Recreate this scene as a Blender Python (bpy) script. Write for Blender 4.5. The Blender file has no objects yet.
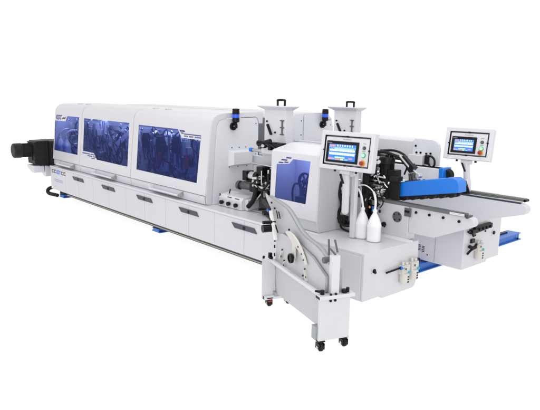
import bpy, bmesh, math, random
from mathutils import Vector, Matrix
from mathutils.geometry import tessellate_polygon

SC = bpy.context.scene
COL = SC.collection
R = math.radians

# ------------------------------------------------------------------ camera
cd = bpy.data.cameras.new('camera')
cam = bpy.data.objects.new('camera', cd)
COL.objects.link(cam)
SC.camera = cam
cd.sensor_fit = 'HORIZONTAL'
cd.sensor_width = 36.0
cd.lens = 574.02 / 540 * 36.0
cd.clip_start = 0.05
cd.clip_end = 500
YAW, PITCH, ROLL = -0.8428, -0.1927, 0.0177
fw = Vector((math.sin(YAW) * math.cos(PITCH), math.cos(YAW) * math.cos(PITCH), math.sin(PITCH)))
rt = Vector((math.cos(YAW), -math.sin(YAW), 0))
up = rt.cross(fw)
r2 = rt * math.cos(ROLL) + up * math.sin(ROLL)
u2 = up * math.cos(ROLL) - rt * math.sin(ROLL)
cam.matrix_world = Matrix(((r2.x, u2.x, -fw.x, 6.03), (r2.y, u2.y, -fw.y, -4.057),
                           (r2.z, u2.z, -fw.z, 2.002), (0, 0, 0, 1)))

# ------------------------------------------------------------------ light: a white studio, with an added lamp under the floor
w = bpy.data.worlds.new('World')
SC.world = w
w.use_nodes = True
bg = w.node_tree.nodes['Background']
bg.inputs[0].default_value = (1, 1, 1, 1)
bg.inputs[1].default_value = 1.04
SC.view_settings.view_transform = 'Standard'
SC.view_settings.look = 'None'
SC.view_settings.exposure = 0
SC.view_settings.gamma = 1
SC.render.resolution_x, SC.render.resolution_y = 1024, 777


def area(name, loc, target, sx, sy, power, col=(1, 1, 1)):
    d = bpy.data.lights.new(name, 'AREA')
    d.shape = 'RECTANGLE'
    d.size, d.size_y, d.energy, d.color = sx, sy, power, col
    o = bpy.data.objects.new(name, d)
    COL.objects.link(o)
    o.location = loc
    o.rotation_euler = (Vector(target) - Vector(loc)).to_track_quat('-Z', 'Y').to_euler()
    return o


area('softbox_overhead', (2.4, -0.2, 5.2), (2.2, 0.5, 0.6), 3, 2.5, 75)
area('softbox_side', (8.5, 1.5, 3.2), (0.5, 0.6, 0.9), 3.5, 3, 20)
area('softbox_front', (9.5, -9.0, 3.6), (0.8, 0.5, 0.8), 7, 3, 330)
area('underfloor_fill', (-0.5, 0.5, -2.5), (-0.5, 0.5, 0), 16, 12, 100)  # added below the floor to whiten it and wash out shadows


# ------------------------------------------------------------------ materials
def nd(m, t, **kw):
    n = m.node_tree.nodes.new(t)
    for k, v in kw.items():
        setattr(n, k, v)
    return n


def principled(name, rgb, rough=0.4, metal=0.0, coat=0.0, var=0.03, bump=0.0, bscale=300.0, spec=0.5):
    m = bpy.data.materials.new(name)
    m.use_nodes = True
    L = m.node_tree.links
    b = m.node_tree.nodes['Principled BSDF']
    b.inputs['Metallic'].default_value = metal
    b.inputs['Coat Weight'].default_value = coat
    b.inputs['Coat Roughness'].default_value = 0.15
    b.inputs['Specular IOR Level'].default_value = spec
    tc = nd(m, 'ShaderNodeTexCoord')
    n1 = nd(m, 'ShaderNodeTexNoise')
    n1.inputs['Scale'].default_value = 3.1
    n1.inputs['Detail'].default_value = 5
    n1.inputs['Roughness'].default_value = 0.65
    L.new(tc.outputs['Object'], n1.inputs['Vector'])
    mx = nd(m, 'ShaderNodeMix', data_type='RGBA')
    mx.inputs[6].default_value = tuple(c * (1 - var) for c in rgb) + (1,)
    mx.inputs[7].default_value = tuple(min(1, c * (1 + var)) for c in rgb) + (1,)
    L.new(n1.outputs['Fac'], mx.inputs[0])
    L.new(mx.outputs[2], b.inputs['Base Color'])
    mr = nd(m, 'ShaderNodeMapRange')
    mr.inputs[3].default_value = rough * 0.85
    mr.inputs[4].default_value = min(1, rough * 1.15)
    L.new(n1.outputs['Fac'], mr.inputs[0])
    L.new(mr.outputs[0], b.inputs['Roughness'])
    if bump:
        n2 = nd(m, 'ShaderNodeTexNoise')
        n2.inputs['Scale'].default_value = bscale
        L.new(tc.outputs['Object'], n2.inputs['Vector'])
        bp = nd(m, 'ShaderNodeBump')
        bp.inputs['Strength'].default_value = bump
        bp.inputs['Distance'].default_value = 0.001
        L.new(n2.outputs['Fac'], bp.inputs['Height'])
        L.new(bp.outputs[0], b.inputs['Normal'])
    return m


def emissive(name, rgb, s):
    m = bpy.data.materials.new(name)
    m.use_nodes = True
    b = m.node_tree.nodes['Principled BSDF']
    b.inputs['Base Color'].default_value = (*[c * 0.3 for c in rgb], 1)
    b.inputs['Roughness'].default_value = 0.2
    b.inputs['Emission Color'].default_value = (*rgb, 1)
    b.inputs['Emission Strength'].default_value = s
    return m


M = {}
M['white'] = principled('white_powder_coat', (0.57, 0.565, 0.60), 0.4, coat=0.08)
M['white2'] = principled('white_gloss_paint', (0.60, 0.596, 0.632), 0.32, coat=0.12)
M['greywhite'] = principled('pale_grey_paint', (0.64, 0.65, 0.685), 0.4, coat=0.1)
M['grey'] = principled('grey_paint', (0.31, 0.325, 0.33), 0.45)
M['handle'] = principled('slate_handle', (0.07, 0.07, 0.095), 0.5, spec=0.3)
M['rail'] = principled('dark_rail', (0.05, 0.042, 0.04), 0.5)
M['railmid'] = principled('rail_strip', (0.3, 0.27, 0.25), 0.5)
M['black'] = principled('black_plastic', (0.006, 0.006, 0.007), 0.35, var=0.2, spec=0.22)
M['sheet'] = principled('shaded_white_sheet', (0.47, 0.465, 0.495), 0.42)  # shading of the white trolley sheets put into a darker base colour
M['blackmetal'] = principled('black_cast_metal', (0.016, 0.0155, 0.015), 0.5, bump=0.3, bscale=180, var=0.2, spec=0.22)
M['rubber'] = principled('black_rubber', (0.010, 0.010, 0.011), 0.6, var=0.2, spec=0.22)
M['steel'] = principled('brushed_steel', (0.6, 0.6, 0.62), 0.3, metal=1.0)
M['darksteel'] = principled('dark_steel', (0.14, 0.14, 0.145), 0.38, metal=1.0)
M['alu'] = principled('aluminium_track', (0.2, 0.205, 0.2), 0.36, metal=0.65, var=0.12)
M['navy'] = principled('navy_strip', (0.02, 0.03, 0.06), 0.3)
M['blue'] = principled('bright_blue_paint', (0.004, 0.165, 0.66), 0.36, coat=0.2, bump=0.1, bscale=350)
M['darkblue'] = principled('blue_beam_paint', (0.012, 0.13, 0.50), 0.42, coat=0.1, bump=0.1)
M['cream'] = principled('cream_plastic', (0.58, 0.555, 0.525), 0.45)
M['bottle'] = principled('white_polyethylene', (0.80, 0.80, 0.83), 0.4, var=0.01)
M['tube'] = principled('white_tubing', (0.75, 0.75, 0.74), 0.3)
M['teal'] = principled('teal_tab', (0.02, 0.45, 0.5), 0.4)
M['brass'] = principled('brass', (0.7, 0.45, 0.15), 0.3, metal=1)
M['red'] = principled('red_plastic', (0.33, 0.015, 0.015), 0.35)
M['yellow'] = principled('yellow_plastic', (0.7, 0.33, 0.02), 0.35)
M['ink'] = principled('blue_ink', (0.02, 0.035, 0.20), 0.4)
M['inkblack'] = principled('black_ink', (0.015, 0.015, 0.015), 0.4)
M['inklight'] = principled('pale_blue_ink', (0.25, 0.36, 0.65), 0.4)
M['bluelens'] = principled('blue_lens', (0.01, 0.09, 0.75), 0.15, coat=0.4)
M['darkpanel'] = principled('dark_grey_panel', (0.09, 0.095, 0.11), 0.4)
M['greenled'] = emissive('green_lamp', (0.55, 1.0, 0.65), 0.8)
M['green'] = principled('green_ring', (0.03, 0.4, 0.12), 0.35)
M['s_blue'] = emissive('screen_blue', (0.04, 0.25, 0.85), 0.8)
M['s_sky'] = emissive('screen_sky', (0.25, 0.6, 1.0), 0.75)
M['s_white'] = emissive('screen_white', (0.85, 0.92, 0.95), 0.85)
M['s_yellow'] = emissive('screen_yellow', (0.85, 0.88, 0.55), 0.75)
M['s_green'] = emissive('screen_green', (0.5, 0.85, 0.5), 0.75)
M['s_red'] = emissive('screen_red', (0.85, 0.36, 0.38), 0.7)

# blue tinted acrylic
m = bpy.data.materials.new('blue_acrylic')
m.use_nodes = True
nt = m.node_tree
nt.nodes.clear()
out = nd(m, 'ShaderNodeOutputMaterial')
tr = nd(m, 'ShaderNodeBsdfTransparent')
tr.inputs[0].default_value = (0.46, 0.52, 0.76, 1)
df = nd(m, 'ShaderNodeBsdfDiffuse')
df.inputs[0].default_value = (0.06, 0.09, 0.36, 1)
tl = nd(m, 'ShaderNodeBsdfTranslucent')
tl.inputs[0].default_value = (0.06, 0.09, 0.36, 1)
gl = nd(m, 'ShaderNodeBsdfGlossy')
gl.inputs['Roughness'].default_value = 0.04
lw = nd(m, 'ShaderNodeLayerWeight')
pw = nd(m, 'ShaderNodeMath', operation='POWER')
pw.inputs[1].default_value = 4.0
nt.links.new(lw.outputs['Facing'], pw.inputs[0])
fr = nd(m, 'ShaderNodeMapRange')
fr.inputs[3].default_value = 0.008
fr.inputs[4].default_value = 0.10
nt.links.new(pw.outputs[0], fr.inputs[0])
m0 = nd(m, 'ShaderNodeMixShader')
m0.inputs[0].default_value = 0.35
m1 = nd(m, 'ShaderNodeMixShader')
m1.inputs[0].default_value = 0.16
m2 = nd(m, 'ShaderNodeMixShader')
nt.links.new(df.outputs[0], m0.inputs[1])
nt.links.new(tl.outputs[0], m0.inputs[2])
nt.links.new(tr.outputs[0], m1.inputs[1])
nt.links.new(m0.outputs[0], m1.inputs[2])
nt.links.new(fr.outputs[0], m2.inputs[0])
nt.links.new(m1.outputs[0], m2.inputs[1])
nt.links.new(gl.outputs[0], m2.inputs[2])
nt.links.new(m2.outputs[0], out.inputs[0])
M['acrylic'] = m

# white floor made translucent so the added lamp below can brighten it
m = bpy.data.materials.new('white_translucent_floor')
m.use_nodes = True
nt = m.node_tree
nt.nodes.clear()
out = nd(m, 'ShaderNodeOutputMaterial')
df = nd(m, 'ShaderNodeBsdfDiffuse')
df.inputs[0].default_value = (0.95, 0.95, 0.95, 1)
tl = nd(m, 'ShaderNodeBsdfTranslucent')
tl.inputs[0].default_value = (0.97, 0.97, 0.97, 1)
m0 = nd(m, 'ShaderNodeMixShader')
m0.inputs[0].default_value = 0.8
nt.links.new(df.outputs[0], m0.inputs[1])
nt.links.new(tl.outputs[0], m0.inputs[2])
nt.links.new(m0.outputs[0], out.inputs[0])
M['floor'] = m


# ------------------------------------------------------------------ mesh builder
class MB:
    def __init__(self):
        self.v, self.f, self.mi = [], [], []
        self.m = 0
        self.X = Matrix.Identity(4)

    def mat(self, i):
        self.m = i
        return self

    def xf(self, X):
        self.X = X
        return self

    def add(self, vs, fs):
        n = len(self.v)
        self.v += [self.X @ Vector(p) for p in vs]
        self.f += [[i + n for i in f] for f in fs]
        self.mi += [self.m] * len(fs)
        return self

    def box(self, x0, x1, y0, y1, z0, z1):
        vs = [(x, y, z) for z in (z0, z1) for y in (y0, y1) for x in (x0, x1)]
        return self.add(vs, [(0, 2, 3, 1), (4, 5, 7, 6), (0, 1, 5, 4), (2, 6, 7, 3), (0, 4, 6, 2), (1, 3, 7, 5)])

    def cbox(self, c, s):
        return self.box(c[0] - s[0] / 2, c[0] + s[0] / 2, c[1] - s[1] / 2, c[1] + s[1] / 2, c[2] - s[2] / 2, c[2] + s[2] / 2)

    def prism(self, poly, axis, a, b, shift=(0, 0, 0)):
        def P(p, t, s):
            q = {'x': (t, p[0], p[1]), 'y': (p[0], t, p[1]), 'z': (p[0], p[1], t)}[axis]
            return tuple(q[i] + (shift[i] if s else 0) for i in range(3))
        n = len(poly)
        vs = [P(p, a, 0) for p in poly] + [P(p, b, 1) for p in poly]
        fs = [list(range(n))[::-1], list(range(n, 2 * n))] + [(i, (i + 1) % n, n + (i + 1) % n, n + i) for i in range(n)]
        return self.add(vs, fs)

    def loft(self, rings, close=True):
        n = len(rings[0])
        vs = [p for r in rings for p in r]
        fs = []
        for k in range(len(rings) - 1):
            for i in range(n):
                j = (i + 1) % n
                fs.append((k * n + i, k * n + j, (k + 1) * n + j, (k + 1) * n + i))
        if close:
            fs += [list(range(n))[::-1], [(len(rings) - 1) * n + i for i in range(n)]]
        return self.add(vs, fs)

    def lathe(self, base, axis, prof, n=24):
        ax = Vector(axis).normalized()
        s = ax.orthogonal().normalized()
        t = ax.cross(s)
        B = Vector(base)
        rings = []
        for r, h in prof:
            rings.append([tuple(B + ax * h + (s * math.cos(2 * math.pi * i / n) + t * math.sin(2 * math.pi * i / n)) * max(r, 1e-4)) for i in range(n)])
        return self.loft(rings)

    def cyl(self, p0, p1, r, r1=None, n=20):
        p0, p1 = Vector(p0), Vector(p1)
        return self.lathe(p0, p1 - p0, [(r, 0), (r if r1 is None else r1, (p1 - p0).length)], n)

    def tube(self, pts, r, n=8, sub=6):
        P = [Vector(p) for p in pts]
        path = []
        if len(P) > 2:
            Q = [P[0] * 2 - P[1]] + P + [P[-1] * 2 - P[-2]]
            for i in range(1, len(Q) - 2):
                for k in range(sub):
                    t = k / sub
                    a, b, c, d = Q[i - 1], Q[i], Q[i + 1], Q[i + 2]
                    path.append(0.5 * (2 * b + (c - a) * t + (2 * a - 5 * b + 4 * c - d) * t * t + (3 * b - a - 3 * c + d) * t ** 3))
            path.append(P[-1])
        else:
            path = P
        rings = []
        s = None
        for i, p in enumerate(path):
            d = (path[min(i + 1, len(path) - 1)] - path[max(i - 1, 0)]).normalized()
            s = d.orthogonal().normalized() if s is None else (s - d * s.dot(d)).normalized()
            t = d.cross(s)
            rings.append([tuple(p + (s * math.cos(2 * math.pi * k / n) + t * math.sin(2 * math.pi * k / n)) * r) for k in range(n)])
        return self.loft(rings)

    def bar(self, p0, p1, wdt, h, upv=(0, 0, 1)):
        p0, p1 = Vector(p0), Vector(p1)
        d = (p1 - p0).normalized()
        s = d.cross(Vector(upv)).normalized()
        t = s.cross(d)
        rings = [[tuple(p + s * a * wdt / 2 + t * b * h / 2) for a, b in ((-1, -1), (1, -1), (1, 1), (-1, 1))] for p in (p0, p1)]
        return self.loft(rings)

    def ball(self, c, r, n=14):
        prof = [(r * math.sin(math.pi * i / 10), -r * math.cos(math.pi * i / 10)) for i in range(11)]
        return self.lathe(c, (0, 0, 1), prof, n)

    def build(self, name, mats, parent=None, bevel=0.0, seg=2, smooth=35, solid=0.0, merge=False):
        me = bpy.data.meshes.new(name)
        T = ORIGIN.get(root_of(parent).name, Matrix.Identity(4)).inverted() if parent else Matrix.Identity(4)
        me.from_pydata([tuple(T @ p) for p in self.v], [], self.f)
        bm = bmesh.new()
        bm.from_mesh(me)
        for i, f in enumerate(bm.faces):
            f.material_index = self.mi[i]
        if merge:
            bmesh.ops.remove_doubles(bm, verts=bm.verts, dist=1e-4)
        bmesh.ops.recalc_face_normals(bm, faces=bm.faces)
        bm.to_mesh(me)
        bm.free()
        for mm in (mats if isinstance(mats, (list, tuple)) else [mats]):
            me.materials.append(M[mm])
        for p in me.polygons:
            p.use_smooth = True
        me.set_sharp_from_angle(angle=R(smooth))
        o = bpy.data.objects.new(name, me)
        COL.objects.link(o)
        if parent:
            o.parent = parent
        if solid:
            s = o.modifiers.new('s', 'SOLIDIFY')
            s.thickness = solid
            s.offset = -1
        if bevel:
            b = o.modifiers.new('b', 'BEVEL')
            b.width = bevel
            b.segments = seg
            b.limit_method = 'ANGLE'
            b.angle_limit = R(40)
        if bevel or merge:
            wn = o.modifiers.new('w', 'WEIGHTED_NORMAL')
            wn.weight = 100
            wn.keep_sharp = True
        return o


ORIGIN = {}


def root_of(o):
    while o.parent:
        o = o.parent
    return o


def thing(name, label, cat, loc, rz=0.0, group=None):
    o = bpy.data.objects.new(name, None)
    COL.objects.link(o)
    o.empty_display_size = 0.1
    o.location = loc
    o.rotation_euler = (0, 0, rz)
    o['label'], o['category'] = label, cat
    if group:
        o['group'] = group
    ORIGIN[o.name] = Matrix.Translation(Vector(loc)) @ Matrix.Rotation(rz, 4, 'Z')
    return o


def hole_plate(mb, outer, hole, fn):
    """flat sheet with one opening; fn maps 2d to 3d"""
    o3 = [Vector((p[0], p[1], 0)) for p in outer]
    h3 = [Vector((p[0], p[1], 0)) for p in hole]
    tris = tessellate_polygon([o3, h3])
    mb.add([fn(*p) for p in outer + hole], [tuple(t) for t in tris])


def text_mesh(s, size, fn, shear=0.0, bold=0.0, depth=0.0, mb=None):
    """lettering laid on a surface: fn maps (u, v) of the text to 3d"""
    cu = bpy.data.curves.new('t', 'FONT')
    cu.body = s
    cu.size = size
    cu.shear = shear
    cu.offset = bold
    o = bpy.data.objects.new('t', cu)
    me = bpy.data.meshes.new_from_object(o)
    vs = [fn(v.co.x, v.co.y) for v in me.vertices]
    fs = [tuple(p.vertices) for p in me.polygons]
    mb.add(vs, fs)
    bpy.data.objects.remove(o)
    bpy.data.curves.remove(cu)


# ------------------------------------------------------------------ floor
fl = MB()
fl.add([(-60, -40, 0), (60, -40, 0), (60, 80, 0), (-60, 80, 0)], [(0, 1, 2, 3)])
fo = fl.build('floor', 'floor')
fo['kind'] = 'structure'
fo['label'] = 'seamless pure white studio floor'

# ================================================================== front unit
FU = thing('edge_banding_machine', 'long white machine with three blue windowed hoods above a row of cabinet doors',
           'machine', (-1.0, 0.45, 0))


def hy(z):
    return 0.087 + 0.103 * (z - 0.75)


SEAM0, SEAMD = -4.092, 0.57
# base cabinet
b = MB()
b.box(-4.775, 1.7195, 0.006, 0.98, 0.15, 0.584)
BASE = b.build('base_cabinet', 'white', FU, bevel=0.004)
# door leaves, set 6 mm proud with narrow gaps
edges = [-4.775] + [SEAM0 + SEAMD * k for k in range(11)] + [1.718]
for i in range(len(edges) - 1):
    b = MB()
    b.box(edges[i] + 0.0025, edges[i + 1] - 0.0025, 0.0, 0.0055, 0.153, 0.558)
    b.build('cabinet_door', 'white', FU, bevel=0.0015)
b = MB()
b.box(-4.78, 1.718, -0.008, 0.012, 0.562, 0.588)
b.build('table_lip', 'white2', FU, bevel=0.004)
for k in (1, 3, 5, 7, 9):
    xc = SEAM0 + SEAMD * k
    b = MB()
    b.prism([(xc - 0.225, 0.505), (xc + 0.185, 0.505), (xc + 0.235, 0.447), (xc - 0.165, 0.447)], 'y', -0.014, 0.0)
    h = b.build('door_handle', 'handle', FU, bevel=0.003)
    b = MB()
    b.cyl((xc + 0.012, -0.021, 0.474), (xc + 0.012, -0.012, 0.474), 0.02)
    b.build('lock', 'black', h, bevel=0.002)
# plinth rail
b = MB()
b.box(-4.05, 1.71, 0.012, 0.9, 0.104, 0.1495)
b.mat(1).box(-4.05, 1.71, 0.006, 0.0115, 0.116, 0.130)
b.build('base_rail', ['rail', 'railmid'], FU)
for x0 in (-4.63, -1.2, 2.2):
    b = MB()
    b.box(x0 + 0.0, x0 + 0.20, 0.10, 0.68, 0.056 if x0 < 2 else 0.1005, 0.1035 if x0 < 2 else 0.122)
    b.build('slide_block', 'blackmetal', FU, bevel=0.004)
# trim strip below hoods
hood_x = [(-4.84, -3.642), (-3.632, -1.812), (-1.802, 0.150)]
for x0, x1 in hood_x:
    b = MB()
    xe = min(x1, 0.128)
    b.prism([(0.128, 0.5845), (0.098, 0.592), (0.088, 0.685), (0.10, 0.70), (0.15, 0.70), (0.15, 0.5845)], 'x', x0 + (0.06 if x0 < -4 else 0.002), xe - 0.002)
    b.build('trim_strip', 'white2', FU, bevel=0.003)
    b = MB()
    b.box(x0 + 0.02, x1 - 0.02, 0.104, 0.16, 0.7005, 0.76)
    b.build('hood_light_baffle', 'rubber', FU)  # added baffle: stops light leaking through the gap and draws its shadow line

WIN = [
    [(-4.815, 1.424), (-4.338, 1.430), (-4.262, 1.527), (-3.755, 1.527), (-3.745, 0.873), (-4.80, 0.873)],
    [(-3.55, 1.52), (-1.94, 1.52), (-1.915, 0.86), (-2.975, 0.865), (-3.104, 0.962), (-3.53, 0.965)],
    [(-1.65, 1.507), (-0.592, 1.505), (-0.487, 1.397), (-0.045, 1.395), (-0.058, 0.845), (-1.64, 0.85)],
]
ARC = [(hy(1.53), 1.53), (0.174, 1.59), (0.19, 1.645), (0.222, 1.69), (0.27, 1.72), (0.335, 1.736), (0.42, 1.741), (1.0, 1.748), (1.02, 1.72)]
HANDLE_X = [(-4.50, -3.86), (-2.99, -2.28), (-1.11, -0.37)]
for i, (x0, x1) in enumerate(hood_x):
    b = MB()
    zb = 0.708
    hole_plate(b, [(x0, zb), (x1, zb), (x1, 1.53), (x0, 1.53)], WIN[i], lambda x, z: (x, hy(z), z))
    pr = ARC
    vs, fs = [], []
    for p in pr:
        vs += [(x0, p[0], p[1]), (x1, p[0], p[1])]
    for k in range(len(pr) - 1):
        fs.append((2 * k, 2 * k + 1, 2 * k + 3, 2 * k + 2))
    b.add(vs, fs)
    hood = b.build('hood', 'white2', FU, smooth=40, merge=True, solid=0.012)
    # window pane
    b = MB()
    b.prism([(x, z) for x, z in WIN[i]], 'y', 0, 0.006)
    b.v = [Vector((p.x, p.y + hy(p.z) + 0.004, p.z)) for p in b.v]
    b.build('window', 'acrylic', hood)
    # pull handle: folded tray with grey side brackets
    a0, a1 = HANDLE_X[i]
    b = MB()
    b.prism([(0.086, 0.69), (0.086, 0.628), (0.02, 0.628), (0.0, 0.64), (0.0, 0.662), (0.006, 0.662), (0.006, 0.643), (0.022, 0.634), (0.079, 0.636)], 'x', a0, a1)
    hd = b.build('pull_handle', 'white2', hood, bevel=0.002)
    for xx in (a0 - 0.007, a1):
        b = MB()
        b.prism([(0.087, 0.70), (0.087, 0.625), (0.002, 0.634), (0.0, 0.658)], 'x', xx, xx + 0.007)
        b.build('handle_bracket', 'grey' if xx > a0 else 'greywhite', hood, bevel=0.0015)
    # return flange along the window
    if i == 2:
        pass
# hood end caps (left end, and the visible right end of the third hood)
prof = [(0.086, 0.708), (hy(1.53), 1.53)] + ARC[1:8]
inner = [(p[0] + 0.085, p[1] - (0.0 if p[1] < 1.5 else 0.055)) for p in prof]
inner = [(0.17, 0.60), (0.185, 0.708), (0.245, 1.52), (0.262, 1.60), (0.30, 1.65), (0.36, 1.668), (0.42, 1.672)]
cap = [(0.100, 0.588), (0.086, 0.69)] + prof[1:7]
b = MB()
b.prism([(0.13, 0.588), (0.098, 0.60), (0.087, 0.70), (0.086, 0.708), (hy(1.53), 1.53)] + ARC[1:7] + [(0.42, 1.672), (0.36, 1.668), (0.30, 1.65), (0.262, 1.60), (0.245, 1.52), (0.185, 0.708), (0.175, 0.588)], 'x', 0.1505, 0.162)
b.build('hood_end_cap', 'white', FU, bevel=0.003)
b = MB()
b.prism([(0.187, 0.586), (0.193, 0.708), (0.252, 1.52), (0.268, 1.597), (0.304, 1.644), (0.362, 1.662), (0.42, 1.666), (0.88, 1.68), (0.915, 1.668), (0.935, 1.63), (0.945, 1.58), (0.945, 0.586)], 'x', 0.146, 0.157)
EP = b.build('end_panel', 'greywhite', FU, bevel=0.003)
for y, z in ((0.50, 1.302), (0.62, 1.30), (0.73, 1.298), (0.46, 1.05), (0.60, 1.05), (0.75, 1.05), (0.30, 0.66), (0.9, 1.60), (0.9, 1.2)):
    b = MB()
    b.cyl((0.157, y, z), (0.161, y, z), 0.007, n=10)
    b.build('screw', 'darksteel', EP)
# strip above the panel (top of unit behind the hood)
b = MB()
b.prism([(0.42, 1.676), (0.42, 1.738), (1.02, 1.745), (1.02, 1.60), (0.96, 1.60), (0.95, 1.64), (0.925, 1.678), (0.885, 1.69)], 'x', 0.10, 0.155)
b.build('top_strip', 'white2', FU, bevel=0.002)
b = MB()
b.prism([(0.10, 0.6), (0.10, 0.7), (hy(1.53) + 0.02, 1.53), (0.3, 1.70), (0.42, 1.725), (1.0, 1.73), (1.0, 0.6)], 'x', -4.838, -4.828)
b.build('side_panel', 'white', FU, bevel=0.002)
# ventilation caps on top of the hoods
for x in (-4.35, -4.0, -1.65, -1.3):
    b = MB()
    b.lathe((x, 0.46, 1.742), (0, 0, 1), [(0.05, 0), (0.05, 0.008), (0.035, 0.014)], 18)
    b.build('vent_cap', 'white2', FU)
# inner liner behind the machinery
b = MB()
b.box(-4.82, 0.13, 0.72, 0.73, 0.59, 1.42)
b.build('inner_liner', 'white2', FU)
# upper inner cross member seen through the windows
b = MB()
b.box(-4.8, 0.12, 0.52, 0.58, 1.33, 1.40)
b.build('cross_member', 'grey', FU, bevel=0.004)

# added fill lights under the hoods, to brighten the interiors
for xm, L, pw in ((-4.25, 0.9, 9), (-2.72, 1.5, 14), (-0.85, 1.5, 14)):
    area('hood_fill', (xm, 0.235, 1.62), (xm, 0.42, 0.9), L, 0.06, pw * 1.0)
area('cover_fill', (1.68, 0.33, 1.40), (1.68, 0.42, 1.0), 0.5, 0.08, 4)  # added fill light, brightens the inside of the glue cover
# ---- machinery behind the windows
rnd = random.Random(7)


def head(x, y, z, s, tilt, tall):
    """one trimming head: slide plate, motor, cutter guard, air cylinders and hoses"""
    X = Matrix.Translation((x, y, z)) @ Matrix.Rotation(tilt, 4, 'Y') @ Matrix.Scale(s, 4)
    b = MB().xf(X)
    b.box(-0.11, 0.11, 0.05, 0.075, -0.30, 0.32)
    b.box(-0.035, 0.035, 0.0, 0.05, -0.28, 0.30)
    b.box(-0.14, 0.02, -0.02, 0.0, 0.06, 0.15)
    b.box(-0.05, 0.15, -0.06, -0.03, -0.22, -0.1)
    for zz in (-0.25, -0.05, 0.12, 0.27):
        b.cyl((-0.08, 0.02, zz), (-0.08, 0.05, zz), 0.02, n=10)
        b.cyl((0.08, 0.01, zz), (0.08, 0.05, zz), 0.015, n=10)
    p = b.build('trimming_head', 'steel' if rnd.random() < 0.4 else 'greywhite', FU, bevel=0.003)
    b = MB().xf(X)
    b.cyl((0.0, -0.10, 0.04), (0.0, -0.10, 0.24), 0.062)
    b.cyl((0.0, -0.10, 0.24), (0.0, -0.10, 0.27), 0.05)
    for k in range(10):
        a = k * 0.628
        b.box(0.06 * math.cos(a) - 0.006, 0.06 * math.cos(a) + 0.006, -0.10 + 0.06 * math.sin(a) - 0.006, -0.10 + 0.06 * math.sin(a) + 0.006, 0.05, 0.22)
    b.box(0.05, 0.10, -0.14, -0.06, 0.06, 0.16)
    b.build('spindle_motor', 'grey' if rnd.random() < 0.45 else 'black', p, bevel=0.003)
    b = MB().xf(X)
    b.cyl((0.0, -0.10, -0.12), (0.0, -0.10, 0.04), 0.03)
    b.cyl((-0.12, -0.05, -0.18), (-0.12, -0.05, 0.2), 0.014, n=12)
    b.cyl((0.13, -0.03, -0.05), (0.13, -0.03, 0.3), 0.022, n=12)
    b.cyl((0.13, -0.03, -0.2), (0.13, -0.03, -0.05), 0.009, n=10)
    b.cyl((-0.1, -0.12, 0.0), (-0.1, -0.03, 0.0), 0.03, n=16)
    b.cyl((0.06, -0.13, -0.25), (0.06, -0.02, -0.25), 0.05, n=20)
    b.ball((-0.02, -0.16, 0.33), 0.022)
    b.build('shaft', 'steel', p)
    b = MB().xf(X)
    for k in range(4):
        x0, x1 = rnd.uniform(-.14, .14), rnd.uniform(-.14, .14)
        b.tube([(x0, -0.03, 0.10), (x0 - 0.03, -0.10, 0.17), (x1, -0.13, 0.12), (x1 + 0.03, -0.13, -0.02), (x1 - 0.04, -0.08, -0.16)], 0.006, 6, 5)
    b.build('air_hose', 'rubber', p)
    if tall:
        b = MB().xf(X)
        b.box(0.045, 0.085, -0.17, -0.12, -0.12, 0.06)
        b.build('brake_block', 'red', p, bevel=0.004)
    b = MB().xf(X)
    b.cyl((-0.14, -0.095, 0.0), (-0.14, -0.095, -0.06), 0.03, n=18)
    b.box(-0.16, -0.12, -0.12, -0.07, -0.02, 0.05)
    b.build('valve', 'bottle', p, bevel=0.003)


for hx, hyy, hz, s, t, red in ((-4.58, 0.46, 1.18, 0.8, 0.0, 0), (-4.28, 0.48, 1.2, 0.8, 0.1, 0),
                               (-3.48, 0.36, 1.12, 0.95, 0.05, 0), (-3.22, 0.34, 1.18, 1.0, -0.1, 0), (-3.0, 0.42, 1.02, 0.8, 0.1, 0),
                               (-2.52, 0.45, 1.2, 0.8, 0.12, 1), (-2.28, 0.44, 1.1, 0.85, -0.08, 0),
                               (-1.62, 0.36, 1.13, 0.95, 0.0, 0), (-1.42, 0.42, 1.06, 1.0, 0.12, 0), (-1.18, 0.33, 1.10, 1.0, 0.1, 1),
                               (-0.98, 0.45, 1.02, 0.8, -0.1, 0), (-0.80, 0.36, 1.12, 1.0, 0.06, 0), (-0.54, 0.36, 1.10, 1.0, -0.05, 1),
                               (-0.32, 0.45, 1.1, 0.9, 0.05, 0)):
    head(hx, hyy, hz, s, t, red)
rnd = random.Random(21)
for x0, x1, n in ((-4.75, -4.1, 16), (-3.7, -2.15, 60), (-1.75, -0.25, 75)):
    b = MB()
    c_ = MB()
    for k in range(n):
        x, z, y = rnd.uniform(x0, x1), rnd.uniform(0.74, 1.4), rnd.uniform(0.26, 0.5)
        q = rnd.random()
        if q < 0.4:
            b.cyl((x, y - 0.03, z), (x, y + 0.03, z), rnd.uniform(0.012, 0.04), n=14)
        elif q < 0.7:
            b.cyl((x, y, z - rnd.uniform(.04, .16)), (x, y, z + 0.06), rnd.uniform(0.008, 0.02), n=10)
        else:
            b.cbox((x, y, z), (rnd.uniform(.03, .09), .05, rnd.uniform(.02, .08)))
        if k % 2:
            c_.tube([(x, y, z), (x + rnd.uniform(-.1, .1), y - 0.06, z + 0.1), (x + rnd.uniform(-.15, .15), y - 0.05, z - 0.05), (x + rnd.uniform(-.1, .1), y + 0.05, z - 0.2)], 0.008, 6, 5)
    b.build('head_fittings', 'steel', FU, bevel=0.002)
    c_.build('air_hoses', 'rubber', FU)
b = MB()
b.bar((-2.20, 0.33, 1.36), (-2.68, 0.33, 1.12), 0.05, 0.09)
b.bar((-2.67, 0.33, 1.14), (-2.92, 0.33, 0.74), 0.05, 0.11)
b.build('chip_chute', 'white2', FU, bevel=0.006)
b = MB()
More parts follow.
